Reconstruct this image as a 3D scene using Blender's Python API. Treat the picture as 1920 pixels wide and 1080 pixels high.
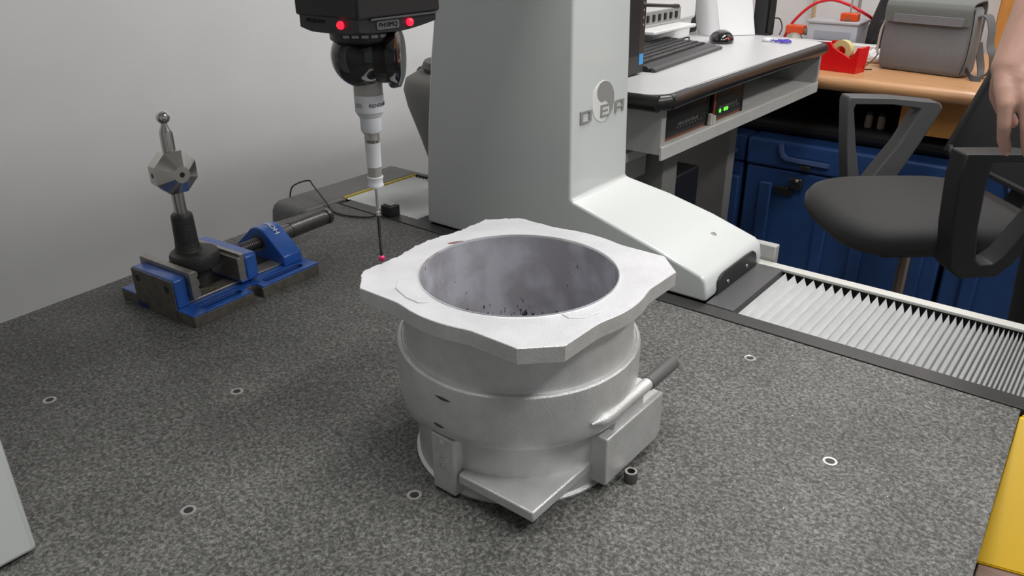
import bpy, bmesh, math, random
from mathutils import Vector, Matrix, Euler
R = math.radians
for o in list(bpy.data.objects): bpy.data.objects.remove(o)
scene = bpy.context.scene
COL = scene.collection
random.seed(7)

# ------------------------------------------------------------------ camera
cam = bpy.data.cameras.new('camera'); camo = bpy.data.objects.new('camera', cam); COL.objects.link(camo)
cam.sensor_width = 36.0; cam.lens = 36.0 * 1484.0 / 1920.0
cam.clip_start = 0.02; cam.clip_end = 60
camo.matrix_world = (Matrix.Translation((0, 0, 0.5)) @ Matrix.Rotation(R(38.77), 4, 'Z')
                     @ Matrix.Rotation(R(90 - 24.9), 4, 'X') @ Matrix.Rotation(R(-0.37), 4, 'Z'))
scene.camera = camo

# ------------------------------------------------------------------ world, lights, exposure
w = bpy.data.worlds.new('room_ambient'); scene.world = w; w.use_nodes = True
bg = w.node_tree.nodes['Background']; bg.inputs[0].default_value = (0.86, 0.93, 1.0, 1); bg.inputs[1].default_value = 0.26
vs = scene.view_settings
vs.view_transform = 'Standard'; vs.look = 'None'; vs.exposure = 0.10; vs.gamma = 1.0; vs.use_curve_mapping = False
CEIL = 1.95
LAMPS = [(-0.22, 0.48, 15.5), (0.95, 0.92, 23), (0.95, 2.35, 18), (-0.55, 2.45, 19)]   # x, y, watts of each ceiling luminaire
LAMP_SIZE = (0.30, 1.20)

# ------------------------------------------------------------------ materials
MATS = {}
def mat(name, col, rough=0.5, metal=0.0, var=0.0, vscale=60.0, bump=0.0, bscale=200.0, emit=0.0, alpha=1.0,
        trans=0.0, coat=0.0, col2=None, stretch=None, sheen=0.0):
    if name in MATS: return MATS[name]
    m = bpy.data.materials.new(name); m.use_nodes = True; MATS[name] = m
    nt = m.node_tree; b = nt.nodes['Principled BSDF']; L = nt.links
    c4 = (*col, 1)
    b.inputs['Base Color'].default_value = c4; b.inputs['Roughness'].default_value = rough
    b.inputs['Metallic'].default_value = metal; b.inputs['Coat Weight'].default_value = coat
    b.inputs['Coat Roughness'].default_value = 0.08
    b.inputs['Transmission Weight'].default_value = trans; b.inputs['Alpha'].default_value = alpha
    if sheen: b.inputs['Sheen Weight'].default_value = sheen
    if emit:
        b.inputs['Emission Color'].default_value = c4; b.inputs['Emission Strength'].default_value = emit
    if var or bump or col2:
        tc = nt.nodes.new('ShaderNodeTexCoord'); vec = tc.outputs['Object']
        if stretch:
            mp = nt.nodes.new('ShaderNodeMapping'); mp.inputs['Scale'].default_value = stretch
            L.new(vec, mp.inputs['Vector']); vec = mp.outputs['Vector']
        if var or col2:
            n = nt.nodes.new('ShaderNodeTexNoise'); n.inputs['Scale'].default_value = vscale
            n.inputs['Detail'].default_value = 5; n.inputs['Roughness'].default_value = 0.6
            L.new(vec, n.inputs['Vector'])
            rp = nt.nodes.new('ShaderNodeValToRGB'); L.new(n.outputs['Fac'], rp.inputs['Fac'])
            rp.color_ramp.elements[0].position = 0.32; rp.color_ramp.elements[1].position = 0.68
            if col2:
                rp.color_ramp.elements[0].color = c4; rp.color_ramp.elements[1].color = (*col2, 1)
            else:
                rp.color_ramp.elements[0].color = (*[max(0, x * (1 - var)) for x in col], 1)
                rp.color_ramp.elements[1].color = (*[min(1, x * (1 + var)) for x in col], 1)
            L.new(rp.outputs['Color'], b.inputs['Base Color'])
        if bump:
            n2 = nt.nodes.new('ShaderNodeTexNoise'); n2.inputs['Scale'].default_value = bscale
            n2.inputs['Detail'].default_value = 4; L.new(vec, n2.inputs['Vector'])
            bp = nt.nodes.new('ShaderNodeBump'); bp.inputs['Strength'].default_value = bump
            bp.inputs['Distance'].default_value = 0.002
            L.new(n2.outputs['Fac'], bp.inputs['Height']); L.new(bp.outputs['Normal'], b.inputs['Normal'])
    return m

def granite_mat():
    m = bpy.data.materials.new('granite'); m.use_nodes = True
    nt = m.node_tree; L = nt.links; b = nt.nodes['Principled BSDF']
    tc = nt.nodes.new('ShaderNodeTexCoord')
    def noise(scale, detail=3, dist=0.0, rough=0.6):
        n = nt.nodes.new('ShaderNodeTexNoise'); n.inputs['Scale'].default_value = scale
        n.inputs['Detail'].default_value = detail; n.inputs['Distortion'].default_value = dist
        n.inputs['Roughness'].default_value = rough
        L.new(tc.outputs['Object'], n.inputs['Vector']); return n.outputs['Fac']
    def ramp(fac, stops):
        r = nt.nodes.new('ShaderNodeValToRGB'); cr = r.color_ramp
        while len(cr.elements) < len(stops): cr.elements.new(0.5)
        for e, (p, v) in zip(cr.elements, stops): e.position = p; e.color = (*v, 1)
        L.new(fac, r.inputs['Fac']); return r.outputs['Color']
    grains = ramp(noise(260, 5, 0.5, 0.66), [(0.36, (0.055, 0.055, 0.051)), (0.46, (0.092, 0.092, 0.086)), (0.54, (0.155, 0.155, 0.147)), (0.66, (0.255, 0.255, 0.242))])
    fine = ramp(noise(700, 2), [(0.36, (0.72, 0.72, 0.72)), (0.66, (1.2, 1.2, 1.2))])
    mx = nt.nodes.new('ShaderNodeMix'); mx.data_type = 'RGBA'; mx.blend_type = 'MULTIPLY'; mx.inputs[0].default_value = 1.0
    L.new(grains, mx.inputs[6]); L.new(fine, mx.inputs[7])
    patch = ramp(noise(7, 3), [(0.35, (0.86, 0.86, 0.86)), (0.65, (1.1, 1.1, 1.1))])
    m2 = nt.nodes.new('ShaderNodeMix'); m2.data_type = 'RGBA'; m2.blend_type = 'MULTIPLY'; m2.inputs[0].default_value = 1.0
    L.new(mx.outputs[2], m2.inputs[6]); L.new(patch, m2.inputs[7])
    # rare bright mica flecks
    vo = nt.nodes.new('ShaderNodeTexVoronoi'); vo.inputs['Scale'].default_value = 38; L.new(tc.outputs['Object'], vo.inputs['Vector'])
    fl = ramp(vo.outputs['Distance'], [(0.018, (1, 1, 1)), (0.03, (0, 0, 0))])
    m3 = nt.nodes.new('ShaderNodeMix'); m3.data_type = 'RGBA'; L.new(fl, m3.inputs[0]); L.new(m2.outputs[2], m3.inputs[6])
    m3.inputs[7].default_value = (0.75, 0.75, 0.72, 1)
    L.new(m3.outputs[2], b.inputs['Base Color'])
    b.inputs['Roughness'].default_value = 0.5; b.inputs['Specular IOR Level'].default_value = 0.25
    return m

def bore_mat():
    m = bpy.data.materials.new('bored_aluminium'); m.use_nodes = True
    nt = m.node_tree; L = nt.links; b = nt.nodes['Principled BSDF']
    tc = nt.nodes.new('ShaderNodeTexCoord')
    mp = nt.nodes.new('ShaderNodeMapping'); mp.inputs['Scale'].default_value = (1, 1, 0.9); L.new(tc.outputs['Object'], mp.inputs['Vector'])
    n = nt.nodes.new('ShaderNodeTexNoise'); n.inputs['Scale'].default_value = 30; n.inputs['Detail'].default_value = 3; L.new(mp.outputs[0], n.inputs['Vector'])
    r = nt.nodes.new('ShaderNodeValToRGB'); L.new(n.outputs['Fac'], r.inputs['Fac'])
    r.color_ramp.elements[0].position = 0.38; r.color_ramp.elements[0].color = (0.43, 0.42, 0.45, 1)
    r.color_ramp.elements[1].position = 0.62; r.color_ramp.elements[1].color = (0.62, 0.62, 0.69, 1)
    mp2 = nt.nodes.new('ShaderNodeMapping'); mp2.inputs['Scale'].default_value = (1, 1, 0.45); L.new(tc.outputs['Object'], mp2.inputs['Vector'])
    n2 = nt.nodes.new('ShaderNodeTexNoise'); n2.inputs['Scale'].default_value = 260; n2.inputs['Detail'].default_value = 2; L.new(mp2.outputs[0], n2.inputs['Vector'])
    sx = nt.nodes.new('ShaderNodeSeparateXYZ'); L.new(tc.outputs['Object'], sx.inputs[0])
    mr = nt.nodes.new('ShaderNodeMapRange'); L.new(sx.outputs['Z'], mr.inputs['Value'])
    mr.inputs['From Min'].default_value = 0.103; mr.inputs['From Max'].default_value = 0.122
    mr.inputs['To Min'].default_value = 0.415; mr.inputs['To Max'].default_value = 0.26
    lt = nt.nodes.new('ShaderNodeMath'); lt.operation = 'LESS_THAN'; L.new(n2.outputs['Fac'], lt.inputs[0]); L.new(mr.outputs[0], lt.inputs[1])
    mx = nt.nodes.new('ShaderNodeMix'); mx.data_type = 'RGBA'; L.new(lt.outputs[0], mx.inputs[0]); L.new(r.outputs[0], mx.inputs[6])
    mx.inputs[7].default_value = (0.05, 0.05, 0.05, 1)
    L.new(mx.outputs[2], b.inputs['Base Color'])
    b.inputs['Metallic'].default_value = 0.25; b.inputs['Roughness'].default_value = 0.55
    return m

def wood_mat(name, c1, c2, stretch):
    return mat(name, c1, 0.38, col2=c2, vscale=9, stretch=stretch, coat=0.25)

GRANITE = granite_mat(); BORE = bore_mat()
ALU = mat('cast_aluminium', (0.69, 0.69, 0.685), 0.34, 0.5, var=0.07, vscale=45, bump=0.35, bscale=900)
ALU_CUT = mat('milled_aluminium', (0.78, 0.78, 0.81), 0.36, 0.35, var=0.07, vscale=25, bump=0.22, bscale=650)
ALU_RIM = mat('bright_chamfer', (0.88, 0.88, 0.90), 0.22, 0.8)
PAINT = mat('pale_machine_paint', (0.66, 0.69, 0.68), 0.28, coat=0.6)
STEEL = mat('turned_steel', (0.60, 0.58, 0.55), 0.22, 1.0)
STEEL_R = mat('ground_steel', (0.36, 0.34, 0.31), 0.42, 0.8, var=0.15, vscale=80)
STEEL_D = mat('machined_iron', (0.16, 0.145, 0.125), 0.5, 0.45, var=0.25, vscale=70)
BLUE = mat('blue_enamel', (0.022, 0.105, 0.42), 0.32, coat=0.4, var=0.12, vscale=40, bump=0.1, bscale=300)
BLACK = mat('black_plastic', (0.014, 0.014, 0.015), 0.45)
BLACK_S = mat('black_satin', (0.022, 0.022, 0.024), 0.35)
GLOSS = mat('glossy_black', (0.006, 0.006, 0.007), 0.07, coat=0.6)
IRON = mat('black_cast_iron', (0.026, 0.025, 0.024), 0.48, bump=0.6, bscale=350)
OXIDE = mat('blackened_steel', (0.17, 0.165, 0.16), 0.34, 0.8)
WHITE = mat('white_plastic', (0.80, 0.80, 0.80), 0.4)
PAPER = mat('white_paper', (0.93, 0.93, 0.93), 0.7)
GREYP = mat('grey_plastic', (0.30, 0.30, 0.30), 0.5)
RUBBER = mat('black_rubber', (0.03, 0.03, 0.032), 0.6)
RUBY = mat('ruby', (0.75, 0.01, 0.12), 0.06, coat=0.8)
LEDR = mat('red_led', (1.0, 0.01, 0.03), 0.3, emit=2.2)
LEDG = mat('green_led', (0.10, 1.0, 0.05), 0.3, emit=2.0)
BELLOW = mat('bellows_fabric', (0.62, 0.63, 0.63), 0.75, var=0.05, vscale=30, bump=0.25, bscale=600)
FELT = mat('dark_strip', (0.035, 0.034, 0.034), 0.42, var=0.25, vscale=14)

# ------------------------------------------------------------------ mesh helpers
ROOTM = {}
def thing(name, label, cat, loc=(0, 0, 0), rotz=0.0, group=None):
    o = bpy.data.objects.new(name, None); COL.objects.link(o)
    o.empty_display_size = 0.05; o.location = loc; o.rotation_euler = (0, 0, rotz)
    o['label'] = label; o['category'] = cat
    if group: o['group'] = group
    ROOTM[o.name] = Matrix.Translation(loc) @ Matrix.Rotation(rotz, 4, 'Z')
    return o
def tag(o, label, cat, group=None):
    o['label'] = label; o['category'] = cat
    if group: o['group'] = group
    return o
def root_of(o):
    while o.parent: o = o.parent
    return o
def finish(me, smooth=40):
    if smooth:
        for p in me.polygons: p.use_smooth = True
        me.set_sharp_from_angle(angle=R(smooth))
def obj(name, bm, material, parent=None, bevel=0.0, smooth=40, world=False, seg=2, label=None):
    """bm: a bmesh or a mesh -> ONE mesh object; world=True when the coordinates are world coordinates."""
    if isinstance(bm, bmesh.types.BMesh):
        bmesh.ops.recalc_face_normals(bm, faces=bm.faces)
        me = bpy.data.meshes.new(name); bm.to_mesh(me); bm.free()
    else: me = bm
    if world and parent is not None:
        rm = ROOTM.get(root_of(parent).name)
        if rm is not None: me.transform(rm.inverted())
    if not me.materials:
        me.materials.append(material)
    finish(me, smooth)
    o = bpy.data.objects.new(name, me); COL.objects.link(o)
    if parent is not None: o.parent = parent
    if bevel:
        bv = o.modifiers.new('edge_round', 'BEVEL'); bv.width = bevel; bv.segments = seg
        bv.limit_method = 'ANGLE'; bv.angle_limit = R(38)
    if label: o['label'] = label
    return o
def struct(name, bm, material, bevel=0.0):
    o = obj(name, bm, material, None, bevel); o['kind'] = 'structure'; return o
def nb(): return bmesh.new()
def box(bm, x0, x1, y0, y1, z0, z1, M=None):
    v = [bm.verts.new((x, y, z)) for x in (x0, x1) for y in (y0, y1) for z in (z0, z1)]
    for f in ((0, 1, 3, 2), (4, 6, 7, 5), (0, 4, 5, 1), (2, 3, 7, 6), (0, 2, 6, 4), (1, 5, 7, 3)):
        bm.faces.new([v[i] for i in f])
    if M is not None: bmesh.ops.transform(bm, matrix=M, verts=v)
    return bm
def BX(*a, **k): return box(nb(), *a, **k)
def frame(axis):
    d = Vector(axis).normalized()
    a = Vector((0, 0, 1)) if abs(d.z) < 0.9 else Vector((1, 0, 0))
    u = d.cross(a).normalized(); return u, d.cross(u).normalized(), d
def ring_faces(bm, a, b):
    n = len(a)
    for i in range(n): bm.faces.new((a[i], a[(i + 1) % n], b[(i + 1) % n], b[i]))
def lathe(bm, prof, c=(0, 0, 0), axis=(0, 0, 1), seg=40, cap0=True, cap1=True):
    u, v, d = frame(axis); c = Vector(c); rings = []
    for r, h in prof:
        rings.append([bm.verts.new(c + d * h + (u * math.cos(2 * math.pi * i / seg) + v * math.sin(2 * math.pi * i / seg)) * max(r, 1e-5)) for i in range(seg)])
    for a, b in zip(rings, rings[1:]): ring_faces(bm, a, b)
    if cap0: bm.faces.new(rings[0][::-1])
    if cap1: bm.faces.new(rings[-1])
    return bm
def cyl(bm, p0, p1, r0, r1=None, seg=24):
    p0 = Vector(p0); p1 = Vector(p1); r1 = r0 if r1 is None else r1
    return lathe(bm, [(r0, 0), (r1, (p1 - p0).length)], p0, p1 - p0, seg)
def sphere(bm, c, r, seg=24, rings=14, scale=(1, 1, 1)):
    vs_ = bmesh.ops.create_uvsphere(bm, u_segments=seg, v_segments=rings, radius=r)['verts']
    bmesh.ops.transform(bm, matrix=Matrix.Translation(c) @ Matrix.Diagonal((*scale, 1)), verts=vs_)
    return bm
def catmull(pts, n=8):
    P = [Vector(p) for p in pts]; P = [P[0] * 2 - P[1]] + P + [P[-1] * 2 - P[-2]]; out = []
    for i in range(1, len(P) - 2):
        for k in range(n):
            t = k / n; a, b, c, d = P[i - 1:i + 3]
            out.append(0.5 * ((2 * b) + (c - a) * t + (2 * a - 5 * b + 4 * c - d) * t * t + (3 * b - a - 3 * c + d) * t ** 3))
    out.append(P[-2]); return out
def tube(bm, pts, r, seg=8, n=8, smooth=True):
    path = catmull(pts, n) if smooth and len(pts) > 2 else [Vector(p) for p in pts]
    N = len(path); rr = r if callable(r) else (lambda t: r)
    d = (path[1] - path[0]).normalized(); u, v, _ = frame(d); rings = []
    for i, p in enumerate(path):
        d2 = (path[min(i + 1, N - 1)] - path[max(i - 1, 0)]).normalized()
        q = d.rotation_difference(d2); u = q @ u; v = q @ v; d = d2; k = rr(i / (N - 1))
        rings.append([bm.verts.new(p + (u * math.cos(2 * math.pi * j / seg) + v * math.sin(2 * math.pi * j / seg)) * k) for j in range(seg)])
    for a, b in zip(rings, rings[1:]): ring_faces(bm, a, b)
    bm.faces.new(rings[0][::-1]); bm.faces.new(rings[-1]); return bm
def prism(bm, pts, a0, a1, plane='XY', M=None):
    """2-D outline extruded along the third axis; plane XY->Z, XZ->Y, YZ->X."""
    def P(p, a): return {'XY': (p[0], p[1], a), 'XZ': (p[0], a, p[1]), 'YZ': (a, p[0], p[1])}[plane]
    A = [bm.verts.new(P(p, a0)) for p in pts]; B = [bm.verts.new(P(p, a1)) for p in pts]
    bm.faces.new(A[::-1]); bm.faces.new(B); ring_faces(bm, A, B)
    if M is not None: bmesh.ops.transform(bm, matrix=M, verts=A + B)
    return bm
def PR(*a, **k): return prism(nb(), *a, **k)
def strap(bm, pts, wdir, width, th, n=6, smooth=True, closed=False):
    """flat band following pts, width along wdir."""
    path = catmull(pts, n) if smooth else [Vector(p) for p in pts]
    wd = Vector(wdir).normalized(); N = len(path); S = []
    for i, p in enumerate(path):
        a = path[(i - 1) % N] if closed else path[max(i - 1, 0)]
        b = path[(i + 1) % N] if closed else path[min(i + 1, N - 1)]
        d = (b - a).normalized(); nrm = d.cross(wd).normalized()
        tt = th(i) if callable(th) else th
        S.append([bm.verts.new(p + wd * (sx * width / 2) + nrm * (sn * tt / 2)) for sx, sn in ((-1, -1), (1, -1), (1, 1), (-1, 1))])
    for a, b in zip(S, S[1:]): ring_faces(bm, a, b)
    if closed: ring_faces(bm, S[-1], S[0])
    else: bm.faces.new(S[0][::-1]); bm.faces.new(S[-1])
    return bm
def rrect(x0, x1, y0, y1, r, n=5):
    out = []
    for cx, cy, a in ((x1 - r, y1 - r, 0), (x0 + r, y1 - r, 90), (x0 + r, y0 + r, 180), (x1 - r, y0 + r, 270)):
        for i in range(n + 1):
            t = R(a + 90 * i / n); out.append((cx + r * math.cos(t), cy + r * math.sin(t)))
    return out
def text_mesh(s, size, depth, fn, space=1.0):
    cu = bpy.data.curves.new('lettering', 'FONT'); cu.body = s; cu.size = size; cu.extrude = depth
    cu.align_x = 'CENTER'; cu.align_y = 'CENTER'; cu.space_character = space; cu.resolution_u = 3
    ob = bpy.data.objects.new('lettering', cu); COL.objects.link(ob)
    dg = bpy.context.evaluated_depsgraph_get()
    me = bpy.data.meshes.new_from_object(ob.evaluated_get(dg)); bpy.data.objects.remove(ob)
    for v in me.vertices: v.co = fn(v.co.copy())
    me.materials.clear(); return me
def applied(o):
    dg = bpy.context.evaluated_depsgraph_get(); dg.update()
    me = bpy.data.meshes.new_from_object(o.evaluated_get(dg)); return me
def carve(o, cutters, material):
    """cut the given bmeshes out of object o (which has no other modifier yet); cut faces take the given material"""
    tmp = []
    for cb in cutters:
        bmesh.ops.recalc_face_normals(cb, faces=cb.faces)
        me = bpy.data.meshes.new('cutter'); cb.to_mesh(me); cb.free(); me.materials.append(material)
        c_ = bpy.data.objects.new('cutter', me); COL.objects.link(c_); c_.matrix_world = o.matrix_basis.copy()
        if o.parent is not None: c_.parent = o.parent
        m = o.modifiers.new('cut', 'BOOLEAN'); m.operation = 'DIFFERENCE'; m.object = c_; m.solver = 'EXACT'; m.material_mode = 'TRANSFER'; tmp.append(c_)
    me = applied(o); o.modifiers.clear(); o.data = me
    for c_ in tmp: bpy.data.objects.remove(c_)
    finish(me, 40)
def lerp(a, b, t): return a + (b - a) * t
def sstep(a, b, x):
    t = min(1, max(0, (x - a) / (b - a))); return t * t * (3 - 2 * t)
FLOOR = -0.72

# ================================================================== the room
WALLM = mat('painted_wall', (0.84, 0.84, 0.85), 0.6, var=0.02, vscale=4)
struct('floor', BX(-1.95, 3.0, -1.6, 3.6, FLOOR - 0.05, FLOOR), mat('grey_floor', (0.20, 0.19, 0.18), 0.4, var=0.1, vscale=6))
struct('wall_left', BX(-1.95, -1.85, -1.6, 3.6, FLOOR, CEIL), WALLM)
struct('wall_front', BX(-1.95, 3.0, -1.7, -1.6, FLOOR, CEIL), mat('dark_partition', (0.30, 0.30, 0.30), 0.7))  # unseen wall, added dark so faces turned towards it stay dim
struct('wall_back', BX(-1.95, 3.0, 3.5, 3.6, FLOOR, CEIL), mat('white_wall', (0.76, 0.76, 0.78), 0.6, var=0.02, vscale=4))
struct('ceiling', BX(-1.95, 3.0, -1.6, 3.6, CEIL, CEIL + 0.05), mat('ceiling_tile', (0.80, 0.80, 0.79), 0.8))
LAMP_MAT = mat('lamp_diffuser', (1, 1, 1), 0.5, emit=1.0)
NAMEPOS = ['above the probe head', 'over the near right of the table', 'over the far right of the room', 'above the computer desk']
for i, (lx, ly, pw) in enumerate(LAMPS):
    t = thing('ceiling_lamp', 'long white ceiling luminaire ' + NAMEPOS[i], 'lamp', (lx, ly, CEIL), group='ceiling luminaires')
    sx, sy = LAMP_SIZE
    obj('housing', BX(-sx / 2 - .02, sx / 2 + .02, -sy / 2 - .02, sy / 2 + .02, -0.05, 0), WHITE, t, 0.004)
    obj('diffuser', BX(-sx / 2, sx / 2, -sy / 2, sy / 2, -0.056, -0.0505), LAMP_MAT, t)
    la = bpy.data.lights.new('lamp_light', 'AREA'); la.shape = 'RECTANGLE'; la.size = sx; la.size_y = sy; la.energy = pw
    la.color = (1.0, 0.985, 0.96)
    lo = bpy.data.objects.new('lamp_light', la); COL.objects.link(lo); lo.parent = t; lo.location = (0, 0, -0.06)

# ================================================================== granite table
gt = thing('granite_table', 'dark speckled granite surface plate carrying the casting and the vise', 'table', (-0.6, 0.4, FLOOR))
gp = [(0.020, -0.35), (-0.0228, 0.9374), (-1.194, 0.9374), (-1.199, 0.785), (-1.151, 0.20), (-1.151, -0.35)]
obj('slab', PR(gp, -0.16, 0.0), GRANITE, gt, 0.0015, world=True)
for fx in (-1.08, -0.12):
    for fy in (-0.2, 0.80):
        obj('leg', BX(fx - .05, fx + .05, fy - .05, fy + .05, FLOOR, -0.16), mat('frame_grey', (0.12, 0.12, 0.125), 0.5), gt, 0.004, world=True)
ring_me = None
GX, GY, GS = -0.9018, 0.2662, 0.1486
INS = [(-0.9047, 0.2708), (-0.7496, 0.4157), (-0.6049, 0.2664), (-0.4535, 0.4132), (-0.3085, 0.8602), (-0.1588, 0.7118)]
for i, (ix, iy) in enumerate(INS):
    o = obj('threaded_insert', lathe(nb(), [(0.0074, 0.0), (0.0072, 0.0004), (0.0054, 0.0006), (0.0044, 0.0003), (0.0040, 0.0001)], (ix, iy, 0), cap0=False, cap1=False, seg=28),
            mat('insert_steel', (0.50, 0.47, 0.45), 0.35, 0.8), gt, world=True)
    h = obj('hole', lathe(nb(), [(0.0044, 0.00005), (0.0001, 0.00005)], (ix, iy, 0.0003), cap0=False, seg=20), BLACK, o, world=True)

# scratches on the granite
SCR = mat('pale_scratch', (0.22, 0.22, 0.21), 0.5)
for a, b in [((-0.7415, 0.402), (-0.648, 0.372)), ((-0.69, 0.386), (-0.652, 0.368)), ((-0.648, 0.372), (-0.64, 0.338)), ((-0.60, 0.43), (-0.575, 0.425)), ((-0.60, 0.37), (-0.575, 0.345)), ((-0.585, 0.372), (-0.566, 0.36))]:
    ax, ay = a; bx_, by = b; d = Vector((bx_ - ax, by - ay, 0)).normalized(); nrm = Vector((-d.y, d.x, 0)) * 0.00022
    bm = nb(); A = Vector((ax, ay, 0.0)); B = Vector((bx_, by, 0.0))
    vv = [bm.verts.new(p + Vector((0, 0, h))) for h in (-0.0002, 0.00006) for p in (A - nrm, B - nrm, B + nrm, A + nrm)]
    bm.faces.new(vv[:4][::-1]); bm.faces.new(vv[4:]); ring_faces(bm, vv[:4], vv[4:])
    obj('scratch', bm, SCR, gt, world=True)

# ================================================================== aluminium casting
CX, CY = -0.4316, 0.5477
ca = thing('aluminium_casting', 'silvery cast aluminium ring housing with an octagonal flange, in the middle of the granite', 'casting', (CX, CY, 0))
NS = 240
def adist(a, b): return abs((a - b + 180) % 360 - 180)
def zt_f(a):    # height of the upper edge of the broad band, a in degrees
    return 0.1265 + 0.0075 * (1 - sstep(20, 100, adist(a, -170))) + 0.0022 * (1 - sstep(10, 60, adist(a, 25)))
def left_w(a): return 1 - sstep(45, 85, adist(a, 180))
def body_profile(a):
    zt = zt_f(a); k = left_w(a)
    front = [(0.1199, 0.090), (0.1196, 0.081), (0.1188, 0.0740), (0.1165, 0.0702), (0.1115, 0.0688), (0.1062, 0.0682), (0.1046, 0.0660), (0.1043, 0.0600)]
    left = [(0.1203, 0.088), (0.1195, 0.075), (0.1170, 0.0610), (0.1130, 0.0490), (0.1095, 0.0415), (0.1068, 0.0360), (0.1052, 0.0310), (0.1045, 0.0280)]
    low = [(lerp(f[0], l[0], k), lerp(f[1], l[1], k)) for f, l in zip(front, left)]
    return ([(0.1130, 0.182), (0.1130, zt + 0.0055), (0.1133, zt + 0.0026), (0.1143, zt + 0.0010), (0.1158, zt + 0.0008), (0.1163, zt + 0.0016), (0.1185, zt + 0.0012),
             (0.1200, zt - 0.0004), (0.1206, zt - 0.0040)] + low + [(0.1046, 0.0045), (0.1062, 0.0036), (0.1078, 0.0026), (0.1078, 0.0006), (0.0960, 0.0006)])
bm = nb(); cols = []
for i in range(NS):
    a = 360 * i / NS - 180; t = R(a)
    jit = 1 + 0.0006 * math.sin(13 * t) + 0.0004 * math.sin(31 * t + 1)
    cols.append([bm.verts.new((r * jit * math.cos(t), r * jit * math.sin(t), z)) for r, z in body_profile(a)])
for i in range(NS):
    A, B = cols[i], cols[(i + 1) % NS]
    for j in range(len(A) - 1): bm.faces.new((A[j], B[j], B[j + 1], A[j + 1]))
obj('body', bm, ALU, ca, smooth=27)
# flange outline: a chamfered square blended with a circle bulge on each side
def flange_r(a):
    c, s = math.cos(a), math.sin(a)
    sq = 0.1197 / max(abs(c), abs(s)); ch = 0.2120 / (abs(c) + abs(s))
    p = min(sq, ch); cr = 0.1262
    k = 0.0028; h = max(k - abs(p - cr), 0) / k
    return max(p, cr) + h * h * k * 0.25
def rag(a):     # ragged cast edge towards the back left
    w_ = sstep(90, 130, math.degrees(a) % 360) * (1 - sstep(215, 235, math.degrees(a) % 360))
    return w_ * 0.0011 * (math.sin(a * 41) * 0.6 + math.sin(a * 83 + 2) * 0.5 + math.sin(a * 157) * 0.4)
ZT = 0.1938
angs = sorted(set([2 * math.pi * i / 288 for i in range(288)] + [math.atan2(y, x) % (2 * math.pi) for sx in (1, -1) for sy in (1, -1) for x, y in ((sx * 0.1197, sy * 0.0923), (sx * 0.0923, sy * 0.1197))]))
bm = nb(); rings = []
for nm in range(6): rings.append([])
for a in angs:
    r = flange_r(a); g = rag(a)
    for k, (rr, z) in enumerate([(0.0972, ZT), (r + g - 0.0006, ZT), (r + g, ZT - 0.0006), (r, ZT - 0.0145), (r - 0.001, ZT - 0.0155), (0.1125, ZT - 0.0155)]):
        rings[k].append(bm.verts.new((rr * math.cos(a), rr * math.sin(a), z)))
for A, B in zip(rings, rings[1:]): ring_faces(bm, A, B)
fo = obj('flange', bm, ALU, ca, smooth=30)
fo.data.materials.append(ALU_CUT)
for p in fo.data.polygons:
    if p.normal.z > 0.8: p.material_index = 1
obj('bore_chamfer', lathe(nb(), [(0.0972, ZT), (0.0968, ZT + 0.0008), (0.0958, ZT + 0.0008), (0.0950, ZT - 0.001)], cap0=False, cap1=False, seg=160), ALU_RIM, ca, label='bright chamfered rim of the bore')
obj('bore', lathe(nb(), [(0.0950, ZT - 0.001), (0.0950, 0.12), (0.0948, 0.06), (0.0950, 0.0006)], cap0=False, cap1=False, seg=160), BORE, ca, label='blotchy grey inner wall of the bore')
# triangular lug in front, boss, block, pipe
obj('corner_lug', PR([(0.0165, -0.1127), (0.1040, -0.1127), (0.1040, -0.0060), (0.088, 0.0), (0.060, -0.060), (0.0140, -0.0985)], 0.0190, 0.0300), ALU, ca, 0.0016)
obj('boss', PR([(-0.0165, -0.1085), (-0.0150, -0.1150), (0.0135, -0.1150), (0.0150, -0.0900), (-0.0190, -0.0900)], 0.0030, 0.0660), ALU, ca, 0.0016)
obj('boss_button', sphere(nb(), (-0.001, -0.1150, 0.0585), 0.0036, scale=(1, 0.45, 1.1)), ALU, ca)
bm = nb()
for i in range(14):
    a = 2 * math.pi * i / 14
    M = Matrix.Translation((-0.0015, -0.1152, 0.0385)) @ Matrix.Rotation(a, 4, 'Y') @ Matrix.Translation((0, 0, 0.0062))
    box(bm, -0.0005, 0.0005, -0.0006, 0.0004, -0.0014 if i % 2 else -0.003, 0.0016, M)
obj('date_stamp', bm, ALU, ca)
bm = PR([(-0.0205, 0.0090), (0.078, 0.0090), (0.086, 0.0165), (0.086, 0.0620), (-0.0205, 0.0620)], 0.086, 0.1205, 'YZ')
obj('side_block', bm, ALU, ca, 0.0016)
tube_c = (0.1185, 0.0870)
obj('pipe', tube(nb(), [(tube_c[0] - .0035, -0.040, tube_c[1] + .001), (tube_c[0], -0.020, tube_c[1]), (tube_c[0], 0.02, tube_c[1]), (tube_c[0], 0.0545, tube_c[1])],
                 lambda t: 0.0012 + 0.0052 * sstep(0, 0.3, t), 20), ALU, ca)
obj('pipe_web', PR([(-0.004, 0.062), (0.052, 0.062), (0.052, 0.0915), (0.015, 0.0915)], 0.085, 0.1165, 'YZ'), ALU, ca, 0.001)
obj('rubber_sleeve', lathe(nb(), [(0.0050, 0), (0.0072, 0.0003), (0.0074, 0.002), (0.0072, 0.052), (0.0062, 0.0545)], (tube_c[0], 0.0530, tube_c[1]), (0, 1, 0), 24), mat('grey_sleeve', (0.10, 0.10, 0.10), 0.5), ca, label='dark grey rubber sleeve')
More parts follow.
